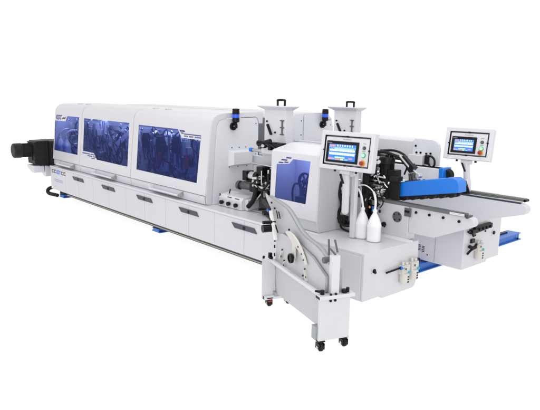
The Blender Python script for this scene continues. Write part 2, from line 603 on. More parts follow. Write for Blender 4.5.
b.tube([(-2.52, 0.30, 1.09), (-2.64, 0.30, 1.02), (-2.66, 0.30, 0.90), (-2.57, 0.30, 0.83), (-2.48, 0.30, 0.9), (-2.47, 0.30, 1.0), (-2.52, 0.30, 1.09), (-2.5, 0.33, 1.3)], 0.014)
b.build('hose_loop', 'rubber', FU)
for x, rr in ((-2.75, .05), (-1.52, .04), (-0.68, .045)):
    b = MB()
    b.tube([(x, 0.45, 1.35), (x - 0.02, 0.38, 1.2), (x + 0.1, 0.34, 1.02), (x - 0.04, 0.36, 0.85), (x, 0.5, 0.62)], 0.022)
    b.build('dust_hose', 'black', FU)

# ---- decals: lettering and marks
b = MB()
e = 0.0025


def on_hood(x0, z0, sx=1.0):
    return lambda u, v: (x0 + u * sx, hy(z0 + v) - e, z0 + v)


text_mesh('KDT', 0.115, on_hood(-4.785, 1.452, 1.10), shear=0.25, bold=0.004, mb=b)
# swoosh emblem beside the letters
for k, (cx, cz) in enumerate(((-4.44, 1.462), (-4.40, 1.505))):
    pts = []
    for j in range(9):
        a = math.pi * (0.15 + 0.9 * j / 8) + (math.pi if k else 0)
        pts.append((cx + 0.075 * math.cos(a), cz + 0.035 * math.sin(a)))
    for j in range(9):
        a = math.pi * (0.15 + 0.9 * (8 - j) / 8) + (math.pi if k else 0)
        pts.append((cx + 0.045 * math.cos(a), cz + 0.012 * math.sin(a)))
    b.add([(p[0], hy(p[1]) - e, p[1]) for p in pts], [list(range(len(pts)))])
b.build('hood_decal', 'ink', FU)
b = MB()


def stripe(x, z, L, h, sl=0.35, dz=0.0):
    pts = [(x, z), (x + L, z + dz), (x + L + h * sl, z + h + dz), (x + h * sl, z + h)]
    b.add([(p[0], hy(p[1]) - e, p[1]) for p in pts], [(0, 1, 2, 3)])


stripe(-3.53, 0.925, 0.30, 0.016, -1)
stripe(-3.20, 0.925, 0.13, 0.016, -1)
stripe(-3.33, 0.893, 0.19, 0.016, -1)
stripe(-3.10, 0.893, 0.10, 0.016, -1)
stripe(-3.17, 0.865, 0.13, 0.014, -1)
stripe(-0.53, 1.475, 0.12, 0.022, -1)
stripe(-0.50, 1.452, 0.06, 0.014, -1)
stripe(-0.43, 1.444, 0.40, 0.012, -1)
for k in range(16):
    if k not in (4, 9):
        stripe(-0.42 + k * 0.0245, 1.414, 0.015, 0.018, -0.4)
b.build('hood_decal', 'ink', FU)
b = MB()
flat = lambda x0, z0, sx=1.0: (lambda u, v: (x0 + u * sx, -0.002, z0 + v))
for x0, n in ((-4.70, 2), (-4.26, 2)):
    for j in range(n):
        xa = x0 + j * 0.105
        for bx in ((xa, xa + 0.085, 0.515, 0.53), (xa, xa + 0.085, 0.468, 0.483), (xa, xa + 0.022, 0.483, 0.515)):
            b.add([(bx[0], -0.002, bx[2]), (bx[1], -0.002, bx[2]), (bx[1], -0.002, bx[3]), (bx[0], -0.002, bx[3])], [(0, 1, 2, 3)])
b.build('cabinet_decal', 'inkblack', FU)
b = MB()
text_mesh('KDT', 0.095, flat(-4.485, 0.465, 1.0), bold=0.004, mb=b)
b.build('cabinet_decal', 'blue', FU)
b = MB()
for zz in (0.345, 0.315):
    for j in range(9):
        xa = -4.60 + j * 0.045
        b.add([(xa, -0.002, zz), (xa + 0.034, -0.002, zz), (xa + 0.034, -0.002, zz + 0.014), (xa, -0.002, zz + 0.014)], [(0, 1, 2, 3)])
b.build('cabinet_decal', 'inklight', FU)


# ---- signal tower lamps
def tower(parent, x, y, z, k=1.0):
    X = Matrix.Translation((x, y, z)) @ Matrix.Scale(k, 4)
    b = MB().xf(X)
    b.cyl((0, 0, 0), (0.03, 0, 0), 0.05, n=28)
    b.cyl((0.03, 0, 0), (0.05, 0, 0), 0.034, n=20)
    b.cyl((0.065, 0, 0.0), (0.065, 0, 0.06), 0.016, n=14)
    b.box(0.02, 0.08, -0.018, 0.018, -0.02, 0.03)
    p = b.build('tower_lamp', 'black', parent, bevel=0.003)
    b = MB().xf(X)
    b.lathe((0.065, 0, 0.05), (0, 0, 1), [(0.028, 0), (0.044, 0.010), (0.047, 0.012), (0.047, 0.058)], 24)
    b.build('lamp_base', 'black', p)
    b = MB().xf(X)
    b.lathe((0.065, 0, 0.109), (0, 0, 1), [(0.046, 0), (0.046, 0.046)], 24)
    b.build('lamp_lens', 'bluelens', p)
    b = MB().xf(X)
    b.lathe((0.065, 0, 0.156), (0, 0, 1), [(0.047, 0), (0.047, 0.040), (0.043, 0.044), (0.043, 0.049), (0.046, 0.052), (0.046, 0.064), (0.03, 0.07)], 24)
    b.build('lamp_cap', 'black', p)
    b = MB().xf(X)
    b.tube([(0.051, -0.02, 0.0), (0.058, 0, 0.02), (0.058, 0.022, 0), (0.055, 0, -0.016)], 0.006, 6)
    b.build('lamp_cable', 'greywhite', p)


tower(FU, 0.157, 0.512, 1.574)

# ---- guard box on the end panel
b = MB()
b.loft([[(0.157, 0.44, 1.27), (0.157, 0.78, 1.27), (0.157, 0.78, 1.06), (0.157, 0.44, 1.06)],
        [(0.235, 0.475, 1.245), (0.235, 0.78, 1.245), (0.235, 0.78, 1.085), (0.235, 0.475, 1.085)]])
b.build('guard_box', 'greywhite', FU, bevel=0.004)

# ---- valve block with three black knobs on the table
b = MB()
b.prism([(0.24, 0.588), (0.24, 0.70), (0.27, 0.735), (0.46, 0.755), (0.46, 0.588)], 'x', 0.235, 0.69)
VB = b.build('valve_block', 'white2', FU, bevel=0.004)
b = MB()
b.box(0.691, 0.75, 0.29, 0.47, 0.588, 0.72)
b.build('bracket', 'greywhite', VB, bevel=0.004)
for x in (0.315, 0.455, 0.60):
    b = MB()
    b.lathe((x, 0.24, 0.642), (0, -1, 0), [(0.018, 0), (0.018, 0.012), (0.026, 0.014), (0.026, 0.04), (0.018, 0.044)], 16)
    b.build('knob', 'black', VB)
b = MB()
b.cyl((0.24, 0.25, 0.62), (0.24, 0.25, 0.74), 0.007, n=8)
b.cyl((0.33, 0.33, 0.745), (0.35, 0.33, 0.80), 0.008, n=8)
b.box(0.40, 0.48, 0.245, 0.25, 0.715, 0.722)
b.box(0.55, 0.63, 0.245, 0.25, 0.715, 0.722)
b.build('pin', 'black', VB)

# ---- glue station machinery between end panel and cover
b = MB()
b.box(0.16, 1.32, 0.86, 0.95, 0.588, 1.18)
b.build('rear_panel', 'greywhite', FU, bevel=0.004)
b = MB()
b.box(0.62, 1.25, 0.62, 0.66, 1.12, 1.25)
b.box(0.58, 1.25, 0.60, 0.68, 1.245, 1.27)
b.build('white_crossbar', 'white2', FU, bevel=0.004)
b = MB()
b.cyl((0.50, 0.55, 1.30), (1.20, 0.55, 1.30), 0.02)
b.cyl((0.56, 0.52, 1.14), (1.20, 0.52, 1.12), 0.014)
b.build('guide_rod', 'steel', FU)
b = MB()
b.cyl((0.47, 0.55, 1.30), (0.52, 0.55, 1.30), 0.026)
b.build('air_fitting', 'blue', FU)
b = MB()
b.box(0.50, 0.58, 0.40, 0.52, 0.93, 1.05)
b.cyl((0.58, 0.46, 0.99), (0.60, 0.46, 0.99), 0.06)
GM = b.build('drive_motor', 'black', FU, bevel=0.004)
b = MB()
b.cyl((0.60, 0.46, 0.99), (0.70, 0.46, 0.99), 0.055, n=28)
b.build('collar', 'steel', GM)
b = MB()
b.cyl((0.70, 0.46, 0.99), (0.76, 0.46, 0.99), 0.065, n=28)
b.build('flange', 'black', GM)
b = MB()
b.cyl((0.46, 0.42, 0.86), (0.92, 0.42, 0.88), 0.05, n=20)
b.box(0.52, 0.95, 0.40, 0.55, 0.86, 0.92)
b.cyl((0.43, 0.40, 0.86), (0.47, 0.40, 0.86), 0.058, n=20)
GB = b.build('gear_drive', 'darksteel', FU, bevel=0.004)
b = MB()
b.box(0.68, 0.73, 0.40, 0.52, 0.60, 0.86)
b.box(0.92, 0.98, 0.36, 0.50, 0.60, 0.9)
b.box(0.60, 1.0, 0.34, 0.54, 0.588, 0.605)
b.build('stand', 'grey', FU, bevel=0.003)
rnd = random.Random(3)
b = MB()
b.box(0.76, 1.28, 0.50, 0.70, 0.92, 1.08)
for k in range(16):
    x = rnd.uniform(0.78, 1.24)
    z = rnd.uniform(0.80, 1.08)
    y = rnd.uniform(0.36, 0.50)
    sx, sz = rnd.uniform(0.02, 0.07), rnd.uniform(0.02, 0.09)
    b.box(x - sx, x + sx, y, 0.55, z - sz, z + sz)
for k in range(14):
    x, z, y = rnd.uniform(0.72, 1.26), rnd.uniform(0.62, 0.90), rnd.uniform(0.36, 0.55)
    b.cbox((x, y, z), (rnd.uniform(.03, .12), rnd.uniform(.04, .12), rnd.uniform(.04, .2)))
b.box(0.72, 1.30, 0.62, 0.66, 0.588, 1.06)
b.build('glue_roller_block', 'black', FU, bevel=0.004)
b = MB()
for k in range(9):
    x = 0.78 + 0.055 * k + rnd.uniform(-.015, .015)
    z = rnd.uniform(0.92, 1.06)
    b.cyl((x, 0.34, z), (x, 0.40, z), rnd.uniform(0.01, 0.028), n=14)
b.cyl((0.95, 0.33, 0.94), (0.95, 0.33, 1.10), 0.008, n=10)
b.cyl((1.06, 0.34, 0.90), (1.06, 0.34, 1.12), 0.012, n=10)
b.bar((0.80, 0.32, 0.91), (1.25, 0.30, 0.90), 0.02, 0.025)
b.bar((0.82, 0.30, 1.00), (0.9, 0.30, 1.01), 0.02, 0.03)
b.cyl((1.10, 0.32, 0.955), (0.87, 0.33, 0.75), 0.012, n=12)
b.build('glue_fittings', 'steel', FU, bevel=0.002)
b = MB()
b.tube([(0.78, 0.36, 0.93), (0.86, 0.32, 0.88), (0.84, 0.30, 0.74), (0.74, 0.30, 0.64)], 0.028, 10)
b.tube([(0.85, 0.3, 0.97), (1.0, 0.26, 0.90), (1.12, 0.26, 0.90), (1.24, 0.28, 0.95)], 0.01, 8)
b.tube([(1.1, 0.3, 1.08), (1.15, 0.25, 0.98), (1.05, 0.25, 0.85), (1.1, 0.3, 0.65)], 0.014, 8)
b.build('cable_hose', 'rubber', FU)
b = MB()
b.box(1.0, 1.3, 0.30, 0.6, 0.588, 0.66)
b.box(1.04, 1.2, 0.24, 0.34, 0.66, 0.80)
b.box(1.14, 1.28, 0.34, 0.5, 0.60, 0.90)
b.build('tape_guide', 'blackmetal', FU, bevel=0.004)

# ---- glue cover with blue window, to the right of the gap
CX0, CX1 = 1.315, 2.04


def cy(z):
    return 0.138 + 0.03 * (z - 0.70)


W4 = [(1.405, 1.242), (1.600, 1.262), (1.660, 1.318), (1.918, 1.318), (1.875, 0.865), (1.39, 0.865)]
b = MB()
hole_plate(b, [(CX0 + 0.012, 0.705), (CX1, 0.705), (CX1, 1.375), (CX0 + 0.012, 1.375)], W4, lambda x, z: (x, cy(z), z))
pr = [(cy(1.375), 1.375), (0.161, 1.382), (0.166, 1.389), (0.174, 1.394), (0.186, 1.399), (0.42, 1.452), (0.45, 1.458), (0.64, 1.462), (0.64, 0.70)]
vs, fs = [], []
for p in pr:
    vs += [(CX0 + 0.012, p[0], p[1]), (CX1, p[0], p[1])]
for k in range(len(pr) - 1):
    fs.append((2 * k, 2 * k + 1, 2 * k + 3, 2 * k + 2))
b.add(vs, fs)
GC = b.build('glue_cover', 'white2', FU, merge=True, solid=0.01, smooth=40)
b = MB()
b.prism(W4, 'y', 0, 0.006)
b.v = [Vector((p.x, p.y + cy(p.z) + 0.004, p.z)) for p in b.v]
b.build('window', 'acrylic', GC)
side = [(0.165, 0.586), (0.137, 0.70), (0.158, 1.374), (0.172, 1.389), (0.42, 1.450), (0.45, 1.456), (0.635, 1.460), (0.635, 0.586)]
b = MB()
b.prism(side, 'x', CX1 + 0.0005, CX1 + 0.014)
b.build('cover_side', 'white', GC, bevel=0.003)
b = MB()
b.prism(side[1:-1] + [(0.635, 0.72)], 'x', CX0, CX0 + 0.0115)
b.build('cover_side', 'white', GC, bevel=0.003)
b = MB()
b.box(CX0, CX1, 0.172, 0.62, 0.586, 0.70)
b.build('cover_plinth', 'white', FU, bevel=0.004)
b = MB()


def stripe4(x, z, L, h, sl):
    pts = [(x, z), (x + L, z), (x + L + h * sl, z + h), (x + h * sl, z + h)]
    b.add([(p[0], cy(p[1]) - e, p[1]) for p in pts], [(0, 1, 2, 3)])


stripe4(1.43, 1.258, 0.07, 0.013, 1.2)
stripe4(1.52, 1.268, 0.06, 0.013, 1.2)
stripe4(1.47, 1.290, 0.09, 0.014, 1.2)
stripe4(1.545, 1.318, 0.08, 0.014, 1.2)
b.build('cover_decal', 'ink', GC)
b = MB()
b.box(1.33, 2.02, 0.52, 0.53, 0.72, 1.43)
b.build('inner_liner', 'white2', GC)
b = MB()
c = Vector((1.68, 0.33, 1.06))
for k in range(20):
    a0, a1 = k * math.pi / 10, (k + 1) * math.pi / 10
    b.bar(c + Vector((0.095 * math.cos(a0), 0, 0.095 * math.sin(a0))), c + Vector((0.095 * math.cos(a1), 0, 0.095 * math.sin(a1))), 0.02, 0.03, (0, 1, 0))
for k in range(6):
    a0 = k * math.pi / 3
    b.bar(c, c + Vector((0.09 * math.cos(a0), 0, 0.09 * math.sin(a0))), 0.01, 0.02, (0, 1, 0))
b.cyl(c + Vector((0, -0.03, 0)), c + Vector((0, 0.05, 0)), 0.03)
b.cyl((1.72, 0.36, 0.92), (1.72, 0.42, 0.92), 0.06)
b.box(1.52, 1.80, 0.40, 0.44, 0.86, 0.98)
b.box(1.60, 1.72, 0.26, 0.34, 0.80, 0.90)
b.tube([(1.48, 0.35, 0.75), (1.48, 0.33, 0.92), (1.52, 0.33, 1.02), (1.62, 0.33, 1.02)], 0.012)
b.build('tape_reel', 'darkpanel', GC)


# ---- hoppers
def hopper(parent, x0, x1, y0, y1, z0, ztop):
    b = MB()
    fx, fy = 0.085, 0.05
    zb = ztop - 0.038
    r0 = [(x0, y0, z0), (x1, y0, z0), (x1, y1, z0), (x0, y1, z0)]
    r1 = [(p[0], p[1], zb) for p in r0]
    r2_ = [(x0 - fx, y0 - fy, ztop), (x1 + fx * .55, y0 - fy, ztop), (x1 + fx * .55, y1 + fy, ztop), (x0 - fx, y1 + fy, ztop)]
    r3 = [(p[0], p[1], ztop + 0.012) for p in r2_]
    b.loft([r0, r1, r2_, r3])
    p = b.build('hopper', 'white2', parent, bevel=0.004)
    b = MB()
    xc = (x0 + x1) / 2 + 0.04
    yc = (y0 + y1) / 2
    b.tube([(xc - 0.062, yc, ztop + 0.012), (xc - 0.062, yc, ztop + 0.06), (xc - 0.057, yc, ztop + 0.078), (xc + 0.057, yc, ztop + 0.078), (xc + 0.062, yc, ztop + 0.06), (xc + 0.062, yc, ztop + 0.012)], 0.013, 10, 4)
    b.build('lid_handle', 'black', p)
    b = MB()
    yy = y0 - 0.012
    zz = ztop - 0.21
    b.bar((x0 + 0.07, yy, zz), (x0 + 0.14, yy, zz - 0.12), 0.02, 0.032, (0, 1, 0))
    b.cyl((x0 + 0.05, y0, zz + 0.035), (x0 + 0.05, y0 - 0.015, zz + 0.035), 0.011, n=10)
    b.cyl((x0 + 0.20, y0, zz - 0.09), (x0 + 0.20, y0 - 0.015, zz - 0.09), 0.011, n=10)
    b.build('release_lever', 'black', p)
    b = MB()
    xl = x1 - 0.06
    b.box(xl - 0.008, xl + 0.008, yy, y0, ztop - 0.32, ztop - 0.15)
    for q in (0.155, 0.235, 0.315):
        b.box(xl - 0.03, xl + 0.03, yy - 0.004, y0, ztop - q - 0.008, ztop - q + 0.004)
    b.build('toggle_latch', 'darksteel', p, bevel=0.002)
    return p


hopper(FU, 0.735, 1.115, 0.55, 0.665, 1.36, 1.842)
b = MB()
b.box(0.74, 1.14, 0.50, 0.70, 1.28, 1.358)
b.box(0.68, 0.73, 0.50, 0.6, 1.36, 1.42)
b.build('hopper_base', 'white2', FU, bevel=0.004)
b = MB()
rnd = random.Random(5)
for k in range(9):
    x, z = rnd.uniform(0.76, 1.16), rnd.uniform(1.37, 1.42)
    b.cbox((x, 0.46 + rnd.uniform(-.03, .03), z), (rnd.uniform(.03, .09), 0.08, rnd.uniform(.03, .06)))
b.cyl((0.80, 0.40, 1.40), (1.02, 0.40, 1.45), 0.028)
b.cyl((0.95, 0.42, 1.42), (1.15, 0.44, 1.38), 0.022)
b.tube([(0.75, 0.42, 1.40), (0.85, 0.36, 1.44), (1.0, 0.38, 1.42), (1.1, 0.42, 1.36)], 0.012)
b.build('feed_mechanism', 'black', FU, bevel=0.004)
b = MB()
b.box(1.12, 1.17, 0.46, 0.5, 1.22, 1.36)
b.cyl((1.10, 0.44, 1.30), (1.14, 0.44, 1.30), 0.03)
b.cyl((1.13, 0.44, 1.23), (1.13, 0.44, 1.26), 0.025)
b.cyl((0.9, 0.38, 1.39), (0.93, 0.36, 1.39), 0.02)
b.build('feed_valve', 'steel', FU, bevel=0.003)

# ---- control cabinet at the right front corner
b = MB()
b.prism([(-0.077, 0.584), (-0.077, 0.126), (0.21, 0.126), (0.222, 0.098), (0.72, 0.098), (0.755, 0.125), (0.772, 0.17), (0.775, 0.584)], 'x', 1.72, 2.861)
CC = b.build('control_cabinet', 'white', FU, bevel=0.005)
b = MB()
b.box(2.06, 2.835, -0.084, -0.0775, 0.145, 0.556)
b.build('cabinet_door', 'white', CC, bevel=0.003)
b = MB()
b.prism([(0.585, 0.5845), (0.645, 0.600), (0.654, 0.600), (0.654, 0.5845)], 'x', 2.05, 2.87)
b.build('table_shade_strip', 'greywhite', CC, bevel=0.002)  # shaded sliver of the table top, put in as a separate pale strip
b = MB()
b.box(2.8615, 2.866, 0.04, 0.095, 0.366, 0.432)
SW = b.build('mains_switch', 'greywhite', CC, bevel=0.002)
b = MB()
b.cyl((2.866, 0.067, 0.399), (2.878, 0.067, 0.399), 0.02, n=18)
b.bar((2.88, 0.058, 0.42), (2.88, 0.076, 0.378), 0.02, 0.012, (1, 0, 0))
b.build('switch_knob', 'black', SW)


def service_unit(parent, x, y0, z0, n):
    """pneumatic filter regulators on the end wall; cream bodies with dark ports"""
    for k in range(n):
        y = y0 + k * 0.148
        z = z0 + k * 0.012
        b = MB()
        b.box(x, x + 0.055, y, y + 0.115, z + 0.045, z + 0.135)
        b.box(x + 0.0551, x + 0.062, y + 0.02, y + 0.09, z + 0.085, z + 0.125)
        b.lathe((x + 0.034, y + 0.056, z + 0.055), (0, 0, -1), [(0.046, 0), (0.050, 0.012), (0.050, 0.075), (0.043, 0.098), (0.02, 0.104)], 20)
        b.cyl((x + 0.03, y + 0.03, z + 0.135), (x + 0.03, y + 0.03, z + 0.175), 0.014)
        b.cyl((x + 0.03, y + 0.088, z + 0.135), (x + 0.03, y + 0.088, z + 0.16), 0.018)
        if k + 1 < n:
            b.box(x, x + 0.035, y + 0.1155, y + 0.1475, z + 0.065, z + 0.115)
        p = b.build('air_filter', 'cream', parent, bevel=0.005)
        for q in range(3):
            b = MB()
            b.box(x + 0.080, x + 0.086, y + 0.045, y + 0.066, z + 0.022 - q * 0.026, z + 0.036 - q * 0.026)
            b.build('port', 'black', p)
        b = MB()
        b.box(x + 0.056, x + 0.068, y + 0.09, y + 0.113, z + 0.048, z + 0.072)
        b.build('tab', 'teal', p)
        b = MB()
        b.cyl((x + 0.062, y + 0.035, z + 0.105), (x + 0.068, y + 0.035, z + 0.105), 0.011)
        b.build('gauge', 'darksteel', p)


service_unit(CC, 2.8615, 0.455, 0.245, 2)
b = MB()
b.cyl((2.885, 0.235, 0.353), (2.885, 0.452, 0.360), 0.010, n=12)
b.build('air_pipe', 'black', CC)
b = MB()
b.cyl((2.89, 0.445, 0.36), (2.905, 0.475, 0.362), 0.018)
b.build('push_fitting', 'darkblue', CC)
b = MB()
b.tube([(2.88, 0.69, 0.405), (2.90, 0.735, 0.408), (2.90, 0.752, 0.38), (2.88, 0.755, 0.34)], 0.008, 8)
b.build('air_elbow', 'black', CC)

# ---- infeed beam with rail
b = MB()
b.box(2.03, 2.80, 0.655, 0.78, 0.586, 0.926)
nose = [(3.44 + 0.052 * math.cos(a), 0.878 + 0.048 * math.sin(a)) for a in [R(t) for t in range(-60, 100, 16)]]
b.prism([(2.8015, 0.662), (3.09, 0.668)] + nose + [(3.43, 0.926), (2.8015, 0.926)], 'y', 0.667, 0.745)
IB = b.build('infeed_beam', 'white', FU, bevel=0.004)
b = MB()
b.box(2.12, 3.405, 0.652, 0.718, 0.928, 0.955)
b.box(2.12, 3.39, 0.722, 0.744, 0.928, 0.948)
b.mat(1).box(3.25, 3.40, 0.648, 0.6515, 0.93, 0.953)
b.mat(2).box(3.02, 3.2, 0.72, 0.7215, 0.94, 0.957)
b.build('chain_track', ['alu', 'white2', 'blue'], IB, bevel=0.003)
b = MB()
for k in range(46):
    x = 2.14 + k * 0.0275
    b.box(x, x + 0.022, 0.66, 0.71, 0.9555, 0.9585)
b.build('chain_pad', 'alu', IB)
b = MB()
b.box(3.406, 3.44, 0.664, 0.735, 0.93, 0.942)
b.cyl((3.425, 0.66, 0.935), (3.425, 0.65, 0.935), 0.02)
b.build('track_end', 'darksteel', IB, bevel=0.003)
b = MB()
b.cyl((2.669, 0.655, 0.803), (2.669, 0.648, 0.803), 0.055, n=32)
BL = b.build('round_cover', 'darkpanel', IB, bevel=0.002)
b = MB()
for k in range(4):
    a = R(45 + 90 * k) + 0.2
    b.cyl((2.669 + 0.04 * math.cos(a), 0.648, 0.803 + 0.04 * math.sin(a)), (2.669 + 0.04 * math.cos(a), 0.643, 0.803 + 0.04 * math.sin(a)), 0.008, n=8)
b.build('bolt', 'black', BL)
b = MB()
b.box(2.755, 2.83, 0.645, 0.6545, 0.828, 0.912)
SB = b.build('stop_block', 'darkpanel', IB, bevel=0.002)
b = MB()
b.cyl((2.775, 0.645, 0.878), (2.775, 0.635, 0.878), 0.012, n=12)
b.cyl((2.805, 0.645, 0.878), (2.805, 0.635, 0.878), 0.012, n=12)
b.build('bolt', 'black', SB)
for x, z in ((2.88, 0.882), (3.03, 0.882), (3.18, 0.882), (3.345, 0.875), (2.44, 0.69)):
    b = MB()
    b.cyl((x, 0.667, z), (x, 0.655, z), 0.013, n=12)
    b.build('cap_bolt', 'black', IB)
b = MB()
b.cyl((2.515, 0.655, 0.70), (2.515, 0.635, 0.70), 0.025, n=12)
b.cyl((2.515, 0.64, 0.70), (2.56, 0.60, 0.69), 0.01, n=10)
b.build('clamp_lever', 'black', IB)
b = MB()
b.cyl((2.40, 0.655, 0.895), (2.44, 0.62, 0.885), 0.014, n=10)
b.build('cap_bolt', 'black', IB)

# ---- pressure beam of the front unit: hinged up towards the infeed
P0 = Vector((2.49, 0.0, 1.05))
ang = R(11.4)
Xp = Matrix.Translation((2.49, 0.0, 0.965)) @ Matrix.Rotation(-ang, 4, 'Y')
LB = 0.81
b = MB().xf(Xp)
ns = [(LB - 0.085 + 0.085 * math.cos(a), 0.073 + 0.073 * math.sin(a)) for a in [R(t) for t in range(-20, 91, 11)]]
b.prism([(0, 0), (LB - 0.01, 0.0)] + ns + [(0, 0.146)], 'y', 0.735, 0.875)
PB = b.build('pressure_beam', 'blue', FU, bevel=0.005)
for k in range(7):
    x = 0.06 + k * 0.108
    for dx, y0 in ((0, 0.747), (0.008, 0.812)):
        b = MB().xf(Xp)
        b.lathe((x + dx, y0, 0.004), (0, 1, 0), [(0.012, -0.002), (0.042, 0), (0.0475, 0.006), (0.0475, 0.044), (0.042, 0.05)], 26)
        b.build('pressure_wheel', 'rubber', PB)
b = MB().xf(Xp)
for x in (0.24, 0.40, 0.66):
    b.cyl((x, 0.80, 0.146), (x, 0.80, 0.151), 0.012, n=10)
b.build('bolt', 'black', PB)
# bracket and cylinder
b = MB().xf(Xp)
b.box(0.20, 0.33, 0.76, 0.85, 0.147, 0.157)
b.box(0.24, 0.262, 0.775, 0.83, 0.155, 0.225)
b.box(0.28, 0.30, 0.775, 0.83, 0.155, 0.225)
b.build('clevis', 'darksteel', FU, bevel=0.003)
b = MB()
b.bar((2.60, 0.78, 1.39), (2.70, 0.79, 1.30), 0.06, 0.06)
b.mat(1).cyl((2.585, 0.75, 1.405), (2.70, 0.76, 1.30), 0.013, n=10)
b.mat(0).bar((2.69, 0.79, 1.31), (2.735, 0.79, 1.27), 0.075, 0.075)
b.mat(1).cyl((2.73, 0.79, 1.275), (2.79, 0.80, 1.225), 0.014, n=12)
b.mat(1).cyl((2.79, 0.775, 1.222), (2.79, 0.835, 1.222), 0.026, n=16)
b.build('lift_cylinder', ['black', 'steel'], FU, bevel=0.004)
# vertical feed motor
b = MB()
mx_, my_ = 2.44, 0.74
b.lathe((mx_, my_, 1.12), (0, 0, 1), [(0.075, 0), (0.075, 0.03), (0.068, 0.03), (0.068, 0.19), (0.082, 0.19), (0.084, 0.24), (0.075, 0.262), (0.03, 0.268)], 28)
for k in range(22):
    a = 2 * math.pi * k / 22
    b.bar((mx_ + 0.072 * math.cos(a), my_ + 0.072 * math.sin(a), 1.15), (mx_ + 0.072 * math.cos(a), my_ + 0.072 * math.sin(a), 1.31), 0.006, 0.014, (math.cos(a), math.sin(a), 0))
b.box(mx_ + 0.05, mx_ + 0.15, my_ - 0.05, my_ + 0.05, 1.17, 1.26)
b.cyl((mx_, my_, 1.38), (mx_, my_, 1.405), 0.02)
FM = b.build('feed_motor', 'black', FU, bevel=0.003)
b = MB()
b.box(mx_ - 0.05, mx_ - 0.015, my_ - 0.098, my_ - 0.086, 1.165, 1.275)
b.build('rating_plate', 'steel', FM)
b = MB()
b.cyl((mx_ - 0.035, my_ - 0.08, 1.33), (mx_ - 0.035, my_ - 0.092, 1.33), 0.018)
b.build('round_label', 'bottle', FM)
b = MB()
b.cyl((mx_, my_, 0.975), (mx_, my_, 1.12), 0.05)
b.box(mx_ - 0.07, mx_ + 0.07, my_ - 0.06, my_ + 0.06, 0.958, 1.03)
b.box(mx_ + 0.02, mx_ + 0.09, my_ - 0.05, my_ + 0.06, 1.03, 1.12)
for k in range(4):
    a = k * math.pi / 2 + .7
    b.cyl((mx_ + 0.06 * math.cos(a), my_ + 0.06 * math.sin(a), 0.96), (mx_ + 0.06 * math.cos(a), my_ + 0.06 * math.sin(a), 1.12), 0.012, n=8)
b.build('gearbox', 'blackmetal', FM, bevel=0.003)
b = MB()
b.lathe((2.455, 0.615, 1.04), (0.3, -1, 0.1), [(0.042, 0), (0.044, 0.02), (0.034, 0.024), (0.034, 0.016), (0.018, 0.016), (0.018, 0.04), (0.008, 0.045)], 28)
for k in range(12):
    a = 2 * math.pi * k / 12
    b.cyl((2.462 + 0.039 * math.cos(a), 0.598, 1.042 + 0.039 * math.sin(a)), (2.459 + 0.039 * math.cos(a), 0.612, 1.042 + 0.039 * math.sin(a)), 0.006, n=8)
b.build('adjusting_wheel', 'steel', FU)
b = MB()
b.tube([(2.3, 0.75, 1.42), (2.42, 0.74, 1.425), (2.52, 0.76, 1.40), (2.62, 0.85, 1.35), (2.5, 1.0, 1.30)], 0.016)
b.tube([(2.3, 0.8, 1.43), (2.45, 0.84, 1.44), (2.58, 0.82, 1.415), (2.63, 0.79, 1.39)], 0.012)
b.tube([(2.47, 0.74, 1.39), (2.55, 0.80, 1.39), (2.6, 0.86, 1.30), (2.55, 0.9, 1.2)], 0.009)
b.build('cable', 'rubber', FU)
# recess behind the console: back wall, posts, pneumatics and hoses
b = MB()
b.box(2.056, 2.30, 0.64, 0.654, 0.586, 1.20)
b.build('recess_panel', 'greywhite', FU, bevel=0.003)
b = MB()
b.box(2.28, 2.36, 0.56, 0.63, 0.588, 1.30)
b.build('black_column', 'black', FU, bevel=0.004)
b = MB()
rnd = random.Random(11)
for k in range(20):
    x, z = rnd.uniform(2.08, 2.62), rnd.uniform(0.93, 1.24)
    b.cbox((x, 0.68 + rnd.uniform(-0.03, 0.1), z), (rnd.uniform(.03, .10), 0.1, rnd.uniform(.03, .11)))
b.box(2.08, 2.64, 0.70, 0.72, 0.96, 1.2)
b.build('feed_block', 'blackmetal', FU, bevel=0.005)
b = MB()
for k in range(26):
    x, z = rnd.uniform(2.24, 2.58), rnd.uniform(0.96, 1.24)
    y = rnd.uniform(0.56, 0.64)
    d = Vector((rnd.uniform(-1, 1), rnd.uniform(-1, 0), rnd.uniform(-1, 1))).normalized() * rnd.uniform(0.02, 0.06)
    b.cyl((x, y, z), (x + d.x, y + d.y, z + d.z), rnd.uniform(0.004, 0.009), n=10)
b.box(2.36, 2.50, 0.625, 0.639, 1.0, 1.1)
b.cyl((2.27, 0.56, 0.80), (2.27, 0.56, 1.25), 0.011)
b.cyl((2.27, 0.56, 1.1), (2.27, 0.60, 1.1), 0.008)
b.bar((2.27, 0.60, 1.1), (2.37, 0.632, 1.09), 0.012, 0.02)
b.bar((2.31, 0.615, 1.12), (2.40, 0.632, 1.09), 0.012, 0.02)
b.cyl((2.31, 0.615, 1.08), (2.31, 0.615, 1.25), 0.016)
for z in (1.0, 1.06, 1.15, 1.2):
    b.bar((2.28, 0.615, z), (2.52, 0.63, z - 0.02), 0.012, 0.014)
b.build('fitting_cluster', 'steel', FU)
b = MB()
b.cyl((2.10, 0.52, 1.03), (2.10, 0.47, 1.03), 0.03)
b.cyl((2.10, 0.47, 1.03), (2.10, 0.455, 1.03), 0.02)
b.build('pressure_gauge', 'steel', FU)
b = MB()
for k in range(9):
    x, z = rnd.uniform(2.2, 2.5), rnd.uniform(1.02, 1.24)
    b.tube([(x, 0.60, z), (x + rnd.uniform(-.08, .08), 0.54, z - 0.03), (x + rnd.uniform(-.1, .1), 0.55, z - 0.12), (x + rnd.uniform(-.1, .1), 0.62, z - 0.2)], 0.006, 6, 5)
b.build('air_hoses', 'rubber', FU)
b = MB()
b.box(2.375, 2.42, 0.60, 0.65, 0.78, 0.88)
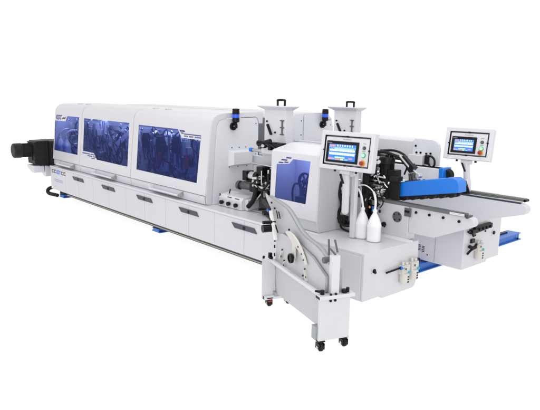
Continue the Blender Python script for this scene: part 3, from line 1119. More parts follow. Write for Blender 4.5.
b.box(2.395, 2.45, 0.60, 0.65, 0.72, 0.75)
b.cyl((2.40, 0.60, 0.70), (2.43, 0.57, 0.69), 0.012)
b.cyl((2.46, 0.64, 0.835), (2.49, 0.6, 0.83), 0.012)
b.build('limit_switch', 'black', FU, bevel=0.003)
b = MB()
b.cyl((2.375, 0.6, 0.865), (2.375, 0.575, 0.865), 0.014)
b.build('brass_fitting', 'brass', FU)
b = MB()
b.cbox((2.405, 0.597, 0.85), (0.025, 0.006, 0.05))
b.build('blue_tab', 'blue', FU)
b = MB()
b.tube([(2.07, 0.48, 1.1), (2.06, 0.46, 0.98), (2.09, 0.47, 0.86), (2.06, 0.46, 0.76), (2.08, 0.47, 0.68)], 0.018)
b.tube([(2.10, 0.48, 1.02), (2.08, 0.46, 0.9), (2.12, 0.46, 0.8), (2.16, 0.48, 0.70), (2.28, 0.5, 0.66)], 0.010)
b.tube([(2.06, 0.45, 0.72), (2.12, 0.44, 0.66), (2.2, 0.46, 0.65), (2.3, 0.5, 0.70)], 0.014)
b.tube([(2.08, 0.48, 0.7), (2.1, 0.46, 0.62), (2.2, 0.44, 0.60), (2.26, 0.46, 0.595)], 0.009)
b.build('cable', 'rubber', FU)
b = MB()
b.box(2.06, 2.15, 0.45, 0.52, 0.66, 0.74)
b.box(2.07, 2.13, 0.44, 0.452, 0.68, 0.72)
b.box(2.08, 2.2, 0.50, 0.56, 0.63, 0.68)
b.build('valve_island', 'blackmetal', FU, bevel=0.004)


# ---- touchscreen consoles
def console(parent, c, wd, ht, yaw, tilt, post):
    """c = centre of the front face; local x right, z up, -y towards the operator"""
    X = Matrix.Translation(c) @ Matrix.Rotation(yaw, 4, 'Z') @ Matrix.Rotation(-tilt, 4, 'X')
    a, h = wd / 2, ht / 2
    dp = 0.085
    b = MB().xf(X)
    fr_o = [(-a, -h), (a, -h), (a, h), (-a, h)]
    ia, ih = a - 0.042, h - 0.042
    fr_i = [(-ia, -ih), (ia, -ih), (ia, ih), (-ia, ih)]

    def ring(poly, y):
        return [(p[0], y, p[1]) for p in poly]
    b.loft([ring(fr_i, 0.045), ring(fr_i, 0.0), ring(fr_o, 0.0), ring([(p[0] * 0.985, p[1] * 0.985) for p in fr_o], dp)], close=False)
    b.add(ring(fr_i, 0.045), [(0, 1, 2, 3)])
    b.add(ring([(p[0] * 0.985, p[1] * 0.985) for p in fr_o], dp), [(3, 2, 1, 0)])
    H = b.build('control_console', 'white2', parent, bevel=0.006, seg=3, merge=True)
    b = MB().xf(X)
    g = 0.006
    for x0, x1, z0, z1 in ((-ia + .001, ia - .001, ih - g, ih - .001), (-ia + .001, ia - .001, -ih + .001, -ih + g), (-ia + .001, -ia + g, -ih + g, ih - g), (ia - g, ia - .001, -ih + g, ih - g)):
        b.box(x0, x1, 0.004, 0.044, z0, z1)
    b.build('gasket', 'black', H)
    b = MB().xf(X)
    b.box(-ia + 0.014, ia - 0.014, 0.008, 0.044, -ih + 0.014, ih - 0.014)
    b.build('face_plate', 'white2', H, bevel=0.003)
    # small clips in the gap
    for px, pz in ((0.0, ih - 0.004), (0.0, -ih + 0.004), (-ia + 0.004, 0), (ia - 0.004, 0.02)):
        b = MB().xf(X)
        b.cbox((px, 0.003, pz), (0.022, 0.012, 0.012))
        b.build('clip', 'black', H)
    sx0, sx1 = -ia + 0.03, ia - 0.122
    sz0, sz1 = -ih + 0.028, ih - 0.052
    b = MB().xf(X)
    b.box(sx0, sx1, 0.0, 0.0078, sz0, sz1)
    b.build('screen_bezel', 'black', H, bevel=0.004)
    u0, u1, v0, v1 = sx0 + 0.032, sx1 - 0.028, sz0 + 0.022, sz1 - 0.03
    b = MB().xf(X)

    def rect(x0, x1, z0, z1, mi, lift):
        b.mat(mi)
        P = lambda s, t: (u0 + (u1 - u0) * s, -0.0006 - lift * 0.0004, v0 + (v1 - v0) * t)
        b.add([P(x0, z0), P(x1, z0), P(x1, z1), P(x0, z1)], [(0, 1, 2, 3)])
    rect(0, 1, 0, 1, 0, 0)
    rect(0, 1, 0.42, 0.50, 1, 1)
    rect(0.02, 0.24, 0.84, 0.95, 5, 1)
    rect(0.0, 1, 0.76, 0.82, 1, 1)
    for k in range(7):
        rect(0.30 + k * 0.09, 0.345 + k * 0.09, 0.86, 0.97, 2, 1)
    for row, zz in enumerate((0.56, 0.33)):
        for k in range(10):
            rect(0.03 + k * 0.095, 0.03 + k * 0.095 + 0.088, zz, zz + 0.13, 2 if (k + row) % 3 else 3, 2)
    rect(0.2, 0.95, 0.70, 0.755, 4, 2)
    rect(0.25, 0.62, 0.13, 0.23, 4, 2)
    rect(0.62, 0.74, 0.02, 0.12, 1, 2)
    rect(0.76, 0.90, 0.11, 0.2, 5, 2)
    rect(0.0, 0.15, 0.03, 0.16, 5, 2)
    rect(0.26, 0.44, 0.02, 0.11, 5, 3)
    rect(0.46, 0.58, 0.02, 0.11, 3, 3)
    rect(0.15, 0.24, 0.04, 0.14, 1, 2)
    b.build('screen', ['s_blue', 's_sky', 's_white', 's_yellow', 's_green', 's_red'], H)
    bx = ia - 0.064
    b = MB().xf(X)
    for k in range(7):
        b.box(-0.05 + k * 0.014, -0.04 + k * 0.014, 0.006, 0.0079, ih - 0.036, ih - 0.028)
    for z in (ih - 0.062, ih - 0.135):
        b.box(bx - 0.018, bx + 0.016, 0.006, 0.0079, z, z + 0.006)
    for k in range(4):
        b.box(sx0 + 0.015 + k * 0.012, sx0 + 0.024 + k * 0.012, -0.002, -0.0003, sz1 - 0.022, sz1 - 0.016)
    b.build('panel_lettering', 'grey', H)
    b = MB().xf(X)
    b.lathe((bx, 0.008, ih - 0.10), (0, -1, 0), [(0.018, 0), (0.018, 0.006), (0.013, 0.006), (0.013, 0.012)], 18)
    b.build('key_switch', 'darksteel', H)
    b = MB().xf(X)
    b.lathe((bx, 0.008, ih - 0.168), (0, -1, 0), [(0.023, 0), (0.023, 0.006), (0.018, 0.008)], 22)
    gr = b.build('button_ring', 'green', H)
    b = MB().xf(X)
    b.lathe((bx, 0.0, ih - 0.168), (0, -1, 0), [(0.016, 0), (0.016, 0.008), (0.010, 0.011)], 22)
    b.build('push_button', 'greenled', H)
    b = MB().xf(X)
    b.lathe((bx - 0.004, 0.008, -ih + 0.044), (0, -1, 0), [(0.029, 0), (0.029, 0.004)], 26)
    b.build('stop_ring', 'yellow', H)
    b = MB().xf(X)
    b.lathe((bx - 0.004, 0.004, -ih + 0.044), (0, -1, 0), [(0.013, 0), (0.013, 0.012), (0.020, 0.015), (0.020, 0.026), (0.015, 0.029)], 22)
    b.build('stop_button', 'red', H)
    for px in (-a * 0.45, a * 0.36):
        b = MB().xf(X)
        b.cyl((px, 0.05, -h), (px, 0.05, -h - 0.02), 0.012, n=12)
        b.build('grip_screw', 'black', H)
    b = MB().xf(X)
    b.box(-0.06, 0.05, 0.02, 0.075, -h - 0.04, -h)
    b.build('mount_bracket', 'white2', H, bevel=0.004)
    # post
    q = X @ Vector((-0.005, 0.05, -h - 0.03))
    b = MB()
    if post == 'near':
        b.tube([tuple(q), (q.x - 0.008, q.y + 0.02, q.z - 0.08), (q.x - 0.015, q.y + 0.03, 0.90), (q.x - 0.015, q.y + 0.03, 0.865)], 0.036, 20)
        b.ball((q.x - 0.015, q.y + 0.03, 0.865), 0.036)
        b.build('console_post', 'white2', H)
        b = MB()
        b.box(q.x - 0.015, q.x + 0.045, q.y + 0.10, q.y + 0.15, 0.586, q.z - 0.0)
        b.box(q.x - 0.03, q.x + 0.06, q.y + 0.02, q.y + 0.10, q.z - 0.03, q.z + 0.0)
        b.build('console_post', 'white', H, bevel=0.012)
    else:
        b.cyl(tuple(q), (q.x + 0.012, q.y + 0.02, 1.12), 0.034, n=20)
        b.lathe((q.x + 0.012, q.y + 0.02, 0.985), (0, 0, 1), [(0.05, 0), (0.044, 0.1), (0.036, 0.15)], 20)
        b.build('console_post', 'white2', H)
        b = MB()
        b.prism([(q.x - 0.06, 0.985), (q.x + 0.10, 0.985), (q.x + 0.035, 1.12), (q.x + 0.005, 1.12)], 'y', q.y - 0.05, q.y - 0.03)
        b.build('gusset', 'black', H, bevel=0.003)
    X2 = X
    b = MB().xf(X2)
    b.bar((-0.03, -0.01, -h - 0.035), (0.02, -0.015, -h - 0.125), 0.016, 0.022, (0, 1, 0))
    b.build('clamp_lever', 'black', H, bevel=0.003)


console(FU, Vector((2.388, 0.155, 1.464)), 0.605, 0.372, R(7.5), R(7), 'near')

# ---- outfeed drive motor and trays at the left end
b = MB()
ox, oz = -5.2, 0.855
b.lathe((ox, -0.53, oz), (0, 1, 0), [(0.10, 0), (0.128, 0.010), (0.137, 0.03), (0.138, 0.15), (0.122, 0.155), (0.122, 0.46), (0.13, 0.465), (0.13, 0.50)], 32)
for k in range(30):
    a = 2 * math.pi * k / 30
    b.bar((ox + 0.124 * math.cos(a), -0.37, oz + 0.124 * math.sin(a)), (ox + 0.124 * math.cos(a), -0.08, oz + 0.124 * math.sin(a)), 0.006, 0.012, (math.cos(a), 0, math.sin(a)))
OM = b.build('outfeed_motor', 'blackmetal', FU, bevel=0.003)
b = MB()
b.prism([(-0.20, 0.60), (-0.20, 0.98), (-0.16, 1.03), (0.06, 1.035), (0.06, 0.56), (-0.1, 0.56)], 'x', ox - 0.16, ox + 0.20)
b.box(ox - 0.18, ox + 0.335, 0.061, 0.60, 0.555, 1.035)
b.box(ox - 0.19, ox + 0.22, 0.03, 0.058, 0.58, 1.03)
b.box(ox - 0.05, ox + 0.1, -0.215, -0.201, 0.66, 0.98)
for z in (0.66, 0.78, 0.9, 1.0):
    b.box(ox - 0.165, ox + 0.205, -0.208, 0.0, z, z + 0.014)
for y, z in ((-0.12, 0.63), (-0.02, 0.63), (-0.12, 0.96), (0.02, 0.96)):
    b.cyl((ox + 0.20, y, z), (ox + 0.215, y, z), 0.014, n=8)
b.build('gear_housing', 'blackmetal', OM, bevel=0.010)
for y0, dy, zt_, zb_ in ((-0.22, 0.20, 0.565, 0.43), (0.0, 0.24, 0.555, 0.345)):
    b = MB()
    b.prism([(ox - 0.18, zt_), (ox + 0.16, zt_), (ox + 0.16, zb_), (ox + 0.06, zb_), (ox - 0.18, zt_ - 0.05)], 'y', y0, y0 + dy)
    b.build('support_tray', 'greywhite', FU, bevel=0.006)
b = MB()
b.box(ox - 0.2, -4.845, 0.0, 0.7, 0.557, 0.566)
b.build('support_plate', 'darkpanel', FU, bevel=0.002)

# ================================================================== rear unit
RU = thing('edge_banding_machine', 'white machine standing behind the hooded one, with a touchscreen on a post by its conveyor',
           'machine', (-1.0, 2.0, 0))
b = MB()
b.box(-4.775, 2.0, 1.57, 2.42, 0.15, 0.584)
b.build('base_cabinet', 'white', RU, bevel=0.005)
b = MB()
b.prism([(1.58, 0.585), (1.58, 1.66), (1.60, 1.705), (1.65, 1.725), (2.2, 1.73), (2.32, 1.71), (2.40, 1.64), (2.44, 1.5), (2.47, 0.72), (2.47, 0.585)], 'x', -4.84, 0.14)
b.build('hood', 'white2', RU, bevel=0.006)
b = MB()
b.prism([(1.583, 0.586), (1.583, 1.655), (1.605, 1.70), (1.65, 1.718), (1.79, 1.718), (1.79, 0.586)], 'x', 0.1405, 0.153)
b.prism([(1.80, 0.586), (1.80, 1.66), (1.815, 1.69), (1.84, 1.705), (2.2, 1.708), (2.30, 1.69), (2.37, 1.63), (2.42, 1.5), (2.45, 0.72), (2.45, 0.586)], 'x', 0.1405, 0.157)
EP2 = b.build('end_panel', 'greywhite', RU, bevel=0.003)
b = MB()
for y, z in ((1.75, 1.62), (1.75, 1.42), (2.36, 1.55)):
    b.cyl((0.153, y, z), (0.16, y, z), 0.008, n=10)
b.box(0.1575, 0.16, 2.28, 2.36, 1.62, 1.628)
b.build('panel_screws', 'darksteel', EP2)
b = MB()
b.box(-1.0, 0.02, 1.572, 1.5795, 0.95, 1.64)
b.build('dark_inner_panel', 'darkpanel', RU, bevel=0.003)
tower(RU, 0.157, 2.17, 1.56)
b = MB()
b.box(0.16, 1.4, 1.62, 2.3, 0.586, 1.32)
b.box(0.16, 1.6, 1.62, 1.70, 1.32, 1.36)
b.build('glue_cover', 'white2', RU, bevel=0.008)
b = MB()
b.box(0.25, 0.60, 1.55, 1.62, 1.25, 1.345)
b.build('blue_bracket', 'darkblue', RU, bevel=0.004)
hopper(RU, 0.66, 1.045, 1.88, 1.99, 1.32, 1.822)

# infeed superstructure
b = MB()
b.prism([(1.56, 1.30), (1.56, 1.485), (1.585, 1.51), (1.72, 1.515), (1.78, 1.45), (1.78, 1.25), (1.70, 1.25), (1.70, 1.30)], 'x', 1.05, 2.19)
b.build('infeed_cover', 'white2', RU, bevel=0.006)
b = MB()
ep = [(1.62, 1.00), (2.19, 1.215), (2.19, 1.50), (2.215, 1.523), (2.45, 1.523), (2.50, 1.505), (2.53, 1.465), (2.54, 1.41), (2.54, 1.235)]
b.prism([(2.19, 1.235), (2.19, 1.50), (2.215, 1.523), (2.44, 1.523), (2.495, 1.505), (2.53, 1.465), (2.54, 1.41), (2.54, 1.235)], 'y', 1.545, 1.575)
b.build('cover_end_plate', 'greywhite', RU, bevel=0.006, seg=3)
b = MB()
b.box(2.18, 2.37, 1.47, 1.5445, 1.235, 1.345)
b.build('junction_box', 'white2', RU, bevel=0.004)
b = MB()
for x, z in ((2.245, 1.365), (2.30, 1.367), (2.375, 1.362), (2.43, 1.368), (2.23, 1.44)):
    b.cyl((x, 1.545, z), (x, 1.535, z), 0.012, n=12)
b.build('bolt', 'black', RU)
b = MB()
b.box(2.385, 2.42, 1.50, 1.5445, 1.25, 1.35)
b.tube([(2.42, 1.5, 1.33), (2.47, 1.49, 1.345), (2.515, 1.49, 1.31), (2.52, 1.49, 1.25), (2.48, 1.49, 1.22), (2.44, 1.49, 1.27)], 0.012)
b.build('cable_gland', 'black', RU, bevel=0.003)
b = MB()
b.box(2.10, 2.175, 1.48, 1.54, 1.235, 1.31)
b.build('cable_gland', 'black', RU, bevel=0.003)
b = MB()
b.cyl((1.60, 1.50, 1.30), (2.10, 1.50, 1.275), 0.014, n=12)
b.tube([(1.5, 1.50, 1.36), (1.66, 1.48, 1.36), (1.78, 1.47, 1.30), (1.9, 1.47, 1.285), (2.1, 1.48, 1.28)], 0.018)
b.box(1.1, 2.6, 1.48, 1.54, 1.222, 1.2325)
b.build('cable_bundle', 'rubber', RU)
# pressure beam of the rear unit
b = MB()
b.box(1.2, 2.615, 1.45, 1.60, 1.05, 1.22)
b.build('pressure_cover', 'greywhite', RU, bevel=0.006)
b = MB()
b.box(2.616, 2.668, 1.435, 1.60, 1.06, 1.236)
PR = b.build('pressure_beam', 'blue', RU, bevel=0.005)
b = MB()
b.cyl((2.665, 1.50, 1.15), (2.665, 1.57, 1.16), 0.062, n=28)
b.build('pressure_wheel', 'rubber', PR)
# infeed beam
b = MB()
nose = [(3.528 + 0.055 * math.cos(a), 0.912 + 0.053 * math.sin(a)) for a in [R(t) for t in range(-65, 100, 15)]]
b.prism([(1.3, 0.62), (2.9, 0.62), (3.05, 0.715)] + nose + [(3.51, 0.967), (1.3, 0.967)], 'y', 1.50, 1.585)
b.box(1.3, 2.9, 1.72, 2.3, 0.586, 0.90)
IB2 = b.build('infeed_beam', 'white', RU, bevel=0.005)
b = MB()
b.box(2.55, 3.515, 1.498, 1.522, 0.968, 0.982)
b.build('edge_strip', 'navy', IB2, bevel=0.002)
b = MB()
b.box(2.55, 3.50, 1.528, 1.59, 0.968, 0.976)
b.build('cream_strip', 'cream', IB2)
b = MB()
b.box(2.5, 3.515, 1.595, 1.665, 0.976, 1.004)
b.box(2.5, 3.2, 1.586, 1.665, 0.9, 0.9755)
b.mat(1).cyl((3.51, 1.592, 0.988), (3.51, 1.668, 0.988), 0.015, n=14)
b.build('chain_track', ['alu', 'black'], IB2, bevel=0.003)
b = MB()
for k in range(36):
    x = 2.52 + k * 0.0275
    b.box(x, x + 0.022, 1.60, 1.655, 1.0045, 1.0075)
b.build('chain_pad', 'alu', IB2)
# infeed cabinet
b = MB()
b.prism([(1.563, 0.63), (1.563, 0.124), (2.10, 0.124), (2.11, 0.15), (2.388, 0.15), (2.388, 0.63)], 'x', 2.0, 2.906)
IC = b.build('infeed_cabinet', 'white', RU, bevel=0.005)
b = MB()
b.box(2.56, 2.563, 1.558, 1.5625, 0.13, 0.61)
b.build('seam', 'grey', IC)
b = MB()
for k in range(2):
    for j in range(2):
        x, z = 2.34 + j * 0.05, 0.275 - k * 0.04 - j * 0.008
        b.box(x, x + 0.035, 1.559, 1.5625, z, z + 0.008)
        b.box(x, x + 0.035, 1.559, 1.5625, z + 0.018, z + 0.026)
b.box(2.46, 2.475, 1.559, 1.5625, 0.195, 0.207)
b.build('cabinet_lettering', 'inkblack', IC)
service_unit(IC, 2.9065, 1.80, 0.255, 1)
b = MB()
b.bar((2.93, 1.66, 0.545), (2.93, 2.09, 0.572), 0.05, 0.05)
b.cyl((2.935, 1.72, 0.585), (2.935, 2.06, 0.592), 0.018)
for q in range(4):
    b.cyl((2.94, 1.80 + q * 0.08, 0.56), (2.968, 1.80 + q * 0.08, 0.56), 0.016, n=10)
b.cyl((2.93, 1.60, 0.555), (2.93, 1.68, 0.55), 0.012)
b.bar((2.935, 1.67, 0.55), (2.935, 1.72, 0.49), 0.022, 0.022)
b.build('air_manifold', 'black', IC, bevel=0.003)
b = MB()
b.box(2.9065, 2.93, 1.70, 1.77, 0.41, 0.455)
b.build('air_port', 'black', IC, bevel=0.003)
b = MB()
b.tube([(2.93, 1.62, 0.30), (2.94, 1.66, 0.335), (2.95, 1.71, 0.36), (2.95, 1.77, 0.395)], 0.013)
b.build('air_hose', 'rubber', IC)
b = MB()
b.tube([(2.93, 1.65, 0.385), (2.95, 1.69, 0.365), (2.955, 1.74, 0.37)], 0.02)
b.build('air_hose', 'rubber', IC)
b = MB()
for y, z in ((1.66, 0.535), (1.80, 0.485), (1.80, 0.55), (2.02, 0.50)):
    b.cyl((2.906, y, z), (2.915, y, z), 0.011, n=10)
b.build('bolt', 'black', IC)
b = MB()
b.box(2.9065, 2.912, 2.185, 2.235, 0.42, 0.49)
sw = b.build('mains_switch', 'greywhite', IC, bevel=0.002)
b = MB()
b.cyl((2.912, 2.21, 0.455), (2.924, 2.21, 0.455), 0.022, n=18)
b.build('switch_knob', 'black', sw)
console(RU, Vector((2.862, 1.56, 1.508)), 0.505, 0.338, R(8.5), R(10), 'far')

# ================================================================== blue cross beams under both units
BEAM = []
for x0, lab, y1 in ((-4.63, 'blue steel floor beam beside the curled black hose', 3.0),
                    (-1.20, 'blue steel floor beam under the middle of the row of cabinet doors', 3.0),
                    (2.235, 'blue steel floor beam reaching out past the white infeed cabinets', 3.97)):
    T = thing('floor_beam', lab, 'beam', (x0 + 0.11, 1.5, 0), 0, 'blue floor beams under the machines')
    b = MB()
    xa, xb = x0, x0 + 0.22
    y0 = 0.085
    hb = 0.10 if x0 > 2 else 0.055
    b.prism([(xa, 0.001), (xb, 0.001), (xb, 0.014), (xb - 0.035, 0.016), (xb - 0.035, hb - 0.012), (xb - 0.01, hb - 0.01), (xb - 0.01, hb), (xa + 0.01, hb), (xa + 0.01, hb - 0.01), (xa + 0.035, hb - 0.012), (xa + 0.035, 0.016), (xa, 0.014)], 'y', y0, y1)
    b.build('beam_profile', 'darkblue', T, bevel=0.002)
    b = MB()
    for yy in (y0 + 0.04, y1 - 0.08):
        b.cyl((xb - 0.015, yy, 0.014), (xb - 0.015, yy, 0.034), 0.014, n=8)
    b.build('anchor_bolt', 'black', T)
    b = MB()
    b.box(xa + 0.05, xa + 0.10, 0.7 if x0 < 2 else 2.5, y1 - 0.18, hb + 0.0005, hb + 0.018)
    b.build('slide_rail', 'black', T, bevel=0.002)

T = thing('hose', 'black hose curling under the cabinet end with the small lettering', 'hose', (-4.75, 0.15, 0))
b = MB()
pts = [(-4.70, 0.20, 0.16), (-4.86, 0.13, 0.14), (-4.93, 0.08, 0.09), (-4.86, 0.06, 0.042), (-4.70, 0.07, 0.034), (-4.50, 0.10, 0.134)]
pts = [(-4.66, 0.22, 0.17), (-4.84, 0.10, 0.165), (-4.95, 0.02, 0.12), (-4.95, -0.01, 0.07), (-4.87, -0.01, 0.04), (-4.72, 0.02, 0.036), (-4.60, 0.04, 0.036)]
b.tube(pts, 0.034, 12, 8)
hs = b.build('hose_body', 'rubber', T)

# ================================================================== bottles
def bottle(label, x, y, z, s, group):
    T = thing('bottle', label, 'bottle', (x, y, z), R(20), group)
    b = MB().xf(ORIGIN[T.name] @ Matrix.Scale(s, 4))
    prof = [(0.052, 0.0, .4), (0.062, 0.004, .4), (0.0675, 0.014, .45), (0.066, 0.03, .45), (0.066, 0.135, .45), (0.069, 0.15, .4), (0.0685, 0.165, .35), (0.060, 0.195, .2), (0.046, 0.232, .1), (0.031, 0.262, .0), (0.021, 0.280, 0), (0.018, 0.295, 0)]
    rings = []
    n = 32
    for r, z_, sq in prof:
        ring = []
        for i in range(n):
            a = 2 * math.pi * i / n
            c_, s_ = math.cos(a), math.sin(a)
            k = (abs(c_) ** 4 + abs(s_) ** 4) ** (-0.25)
            rr = r * (1 - sq + sq * k)
            ring.append((rr * c_, rr * s_ * 0.92, z_))
        rings.append(ring)
    b.loft(rings)
    b.build('body', 'bottle', T, smooth=60)
    b = MB().xf(ORIGIN[T.name] @ Matrix.Scale(s, 4))
    b.lathe((0, 0, 0.295), (0, 0, 1), [(0.022, 0), (0.022, 0.022), (0.012, 0.026), (0.012, 0.04)], 18)
    b.build('cap', 'bottle', T)
    return T


def bottle_tube(T, pts, r=0.008):
    b = MB()
    b.tube(pts, r, 10, 8)
    b.build('suction_tube', 'tube', T)


g = 'white bottles on the control cabinet'
t1 = bottle('white plastic bottle on the cabinet top, the one nearer the console post', 2.452, 0.375, 0.5845, 0.98, g)
bottle_tube(t1, [(2.452, 0.375, 0.90), (2.447, 0.37, 0.95), (2.42, 0.37, 1.03), (2.37, 0.38, 1.075), (2.33, 0.39, 1.05)], 0.011)
t2 = bottle('white plastic bottle on the cabinet top, nearer the grey round cover plate', 2.612, 0.365, 0.5845, 1.0, g)
bottle_tube(t2, [(2.612, 0.365, 0.90), (2.61, 0.37, 0.98), (2.59, 0.38, 1.03), (2.54, 0.42, 1.06)], 0.011)
b = MB()
b.tube([(2.55, 0.42, 1.05), (2.50, 0.42, 1.09), (2.42, 0.42, 1.115), (2.33, 0.42, 1.09), (2.27, 0.42, 1.02)], 0.006, 8)
b.build('return_tube', 'tube', FU)
g = 'bottles behind the first window'
tb = bottle('spray bottle behind the smallest blue window, the one closer to the black motor', -4.72, 0.20, 0.80, 1.05, g)
bottle_tube(tb, [(-4.72, 0.20, 1.14), (-4.72, 0.21, 1.2), (-4.70, 0.28, 1.26), (-4.65, 0.40, 1.28)], 0.012)
tb = bottle('spray bottle behind the smallest blue window, the one closer to the second window', -4.44, 0.20, 0.80, 1.05, g)
bottle_tube(tb, [(-4.44, 0.20, 1.14), (-4.44, 0.21, 1.2), (-4.40, 0.28, 1.26), (-4.32, 0.40, 1.26)], 0.012)
b = MB()
b.box(-4.81, -3.9, 0.125, 0.36, 0.775, 0.799)
b.build('bottle_shelf', 'white2', FU, bevel=0.003)

# ================================================================== edge tape trolley
CT = thing('trolley', 'white wheeled trolley with curved guide plate parked in front of the control cabinet', 'trolley', (3.109, -0.92, 0), math.atan2(-0.327, 0.945))
XC = ORIGIN[CT.name]


def cm():
    return MB().xf(XC)


b = cm()
b.box(0.02, 0.045, -0.018, 0.255, 0.092, 0.432)
b.box(-0.04, 0.0195, 0.235, 0.25, 0.10, 0.43)
b.build('end_plate', 'white', CT, bevel=0.003)
b = cm()
b.box(-0.02, 0.058, -0.022, 0.290, 0.4325, 0.462)
CB = b.build('cross_bar', 'white2', CT, bevel=0.004)
b = cm()
b.box(-0.015, 0.048, -0.0245, -0.0225, 0.438, 0.457)
b.build('end_cap', 'black', CB)
b = cm()
for y in (0.075, 0.115):
    b.cyl((0.046, y, 0.42), (0.053, y, 0.42), 0.011, n=10)
for y in (0.08, 0.125):
    b.cyl((0.04, y, 0.462), (0.04, y, 0.474), 0.010, n=10)
b.build('bolt', 'black', CT)
b = cm()
b.cyl((0.02, 0.21, 0.463), (0.02, 0.21, 0.49), 0.022, n=14)
b.cyl((0.03, 0.235, 0.47), (0.03, 0.235, 0.505), 0.014, n=12)
b.cyl((0.0, 0.025, 0.463), (0.0, 0.025, 0.495), 0.018, n=12)
b.bar((0.0, 0.02, 0.485), (-0.05, -0.01, 0.478), 0.016, 0.014)
b.build('clamp_knob', 'black', CT)
b = cm()
b.box(-0.02, 0.03, 0.088, 0.158, 0.4625, 0.772)
NP = b.build('post', 'white2', CT, bevel=0.003)
b = cm()
b.box(-0.04, 0.0, 0.165, 0.20, 0.463, 0.65)
b.build('post_bracket', 'grey', CT, bevel=0.003)
b = cm()
b.box(-0.05, 0.018, -0.035, 0.03, 0.095, 0.205)
b.build('foot_bracket', 'grey', CT, bevel=0.003)
# far end
b = cm()
b.prism([(-1.075, -0.055), (-1.03, -0.072), (-1.018, 0.055), (-1.028, 0.055), (-1.04, -0.055), (-1.068, -0.045)], 'z', 0.085, 0.462)
b.build('end_plate', 'white', CT, bevel=0.002)
b = cm()
b.box(-1.06, -1.0, -0.055, 0.22, 0.070, 0.110)
FB = b.build('foot_bar', 'white2', CT, bevel=0.003)
b = cm()
b.box(-1.055, -1.005, -0.057, -0.0555, 0.075, 0.105)
b.build('end_cap', 'black', FB)
b = cm()
b.box(-1.03, -1.0, 0.06, 0.085, 0.111, 0.46)
b.box(-1.02, -0.96, 0.04, 0.10, 0.11, 0.15)
b.build('inner_channel', 'grey', CT, bevel=0.002)
# top rail along the front
b = cm()
b.box(-1.045, -0.01, 0.0, 0.032, 0.44, 0.47)
b.build('top_rail', 'white2', CT, bevel=0.003)
b = cm()
b.box(-1.06, -1.03, 0.0, 0.03, 0.47, 0.52)
b.cyl((-1.02, 0.015, 0.47), (-1.02, 0.015, 0.49), 0.018)
b.cyl((-1.10, -0.03, 0.46), (-1.09, -0.03, 0.475), 0.012)
b.build('rail_clamp', 'black', CT)
# rear guide plate with S-shaped upper edge
TOP = [(-0.02, 0.690), (-0.08, 0.735), (-0.16, 0.765), (-0.26, 0.79), (-0.36, 0.80), (-0.46, 0.812), (-0.545, 0.833), (-0.62, 0.866), (-0.69, 0.905), (-0.755, 0.938), (-0.82, 0.967), (-0.89, 0.988), (-1.0, 1.002), (-1.15, 1.012), (-1.30, 1.022)]
LEFT = [(-1.37, 1.035), (-1.36, 1.0), (-1.19, 0.882), (-1.09, 0.74), (-1.045, 0.655), (-1.032, 0.45), (-0.99, 0.14)]
b = cm()
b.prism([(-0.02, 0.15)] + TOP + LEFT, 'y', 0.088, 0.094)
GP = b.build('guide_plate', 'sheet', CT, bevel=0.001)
b = cm()
vs, fs = [], []
for p in TOP:
    vs += [(p[0], 0.087, p[1]), (p[0], 0.135, p[1] + 0.0)]
for k in range(len(TOP) - 1):
    fs.append((2 * k, 2 * k + 1, 2 * k + 3, 2 * k + 2))
b.add(vs, fs)
b.build('plate_flange', 'grey', GP, solid=0.006)
b = cm()
for x, z in ((-0.78, 0.80), (-1.12, 0.93), (-1.2, 0.97)):
    b.cyl((x, 0.088, z), (x, 0.078, z), 0.009, n=10)
b.build('bolt', 'black', GP)
# front lower sheet, straight sloping top edge
b = cm()
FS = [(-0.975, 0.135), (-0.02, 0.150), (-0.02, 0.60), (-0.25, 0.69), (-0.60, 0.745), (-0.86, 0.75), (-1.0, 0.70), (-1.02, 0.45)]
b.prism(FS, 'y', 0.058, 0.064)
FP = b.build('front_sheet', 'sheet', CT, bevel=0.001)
b = cm()
b.add([(-0.02, 0.057, 0.60), (-0.02, 0.085, 0.60), (-0.25, 0.085, 0.69), (-0.25, 0.057, 0.69), (-0.60, 0.057, 0.745), (-0.60, 0.085, 0.745), (-0.86, 0.057, 0.75), (-0.86, 0.085, 0.75)],
      [(0, 1, 2, 3), (3, 2, 5, 4), (4, 5, 7, 6)])
b.add([(-0.018, 0.057, 0.60), (-0.018, 0.085, 0.60), (-0.018, 0.085, 0.47), (-0.018, 0.057, 0.47)], [(0, 1, 2, 3)])
b.build('sheet_flange', 'grey', FP, solid=0.003)
b = cm()
b.prism([(-0.97, 0.30), (-0.03, 0.345), (-0.03, 0.347), (-0.97, 0.302)], 'y', 0.0565, 0.0578)
b.build('fold_line', 'greywhite', FP)
# cream curved tape guide with stem and knob
b = cm()
o_, i_ = [], []
for x, z in ((-0.74, 0.800), (-0.66, 0.812), (-0.58, 0.802), (-0.50, 0.772), (-0.42, 0.722), (-0.36, 0.668), (-0.31, 0.612)):
    o_.append((x, z))
for x, z in ((-0.33, 0.600), (-0.40, 0.648), (-0.47, 0.690), (-0.535, 0.715), (-0.54, 0.60), (-0.60, 0.60), (-0.60, 0.725), (-0.66, 0.755), (-0.74, 0.785)):
    i_.append((x, z))
b.prism(o_ + i_, 'y', 0.030, 0.048)
TG = b.build('tape_guide', 'cream', CT, bevel=0.003)
b = cm()
for x, z in ((-0.47, 0.725), (-0.40, 0.68), (-0.36, 0.64)):
    b.cyl((x, 0.03, z), (x, 0.024, z), 0.008, n=8)
b.build('bolt', 'darksteel', TG)
b = cm()
b.lathe((-0.565, 0.03, 0.60), (0, -1, 0), [(0.02, 0), (0.02, 0.01), (0.043, 0.012), (0.043, 0.035), (0.03, 0.038), (0.03, 0.03), (0.0, 0.03)], 24)
b.build('hand_knob', 'black', CT)
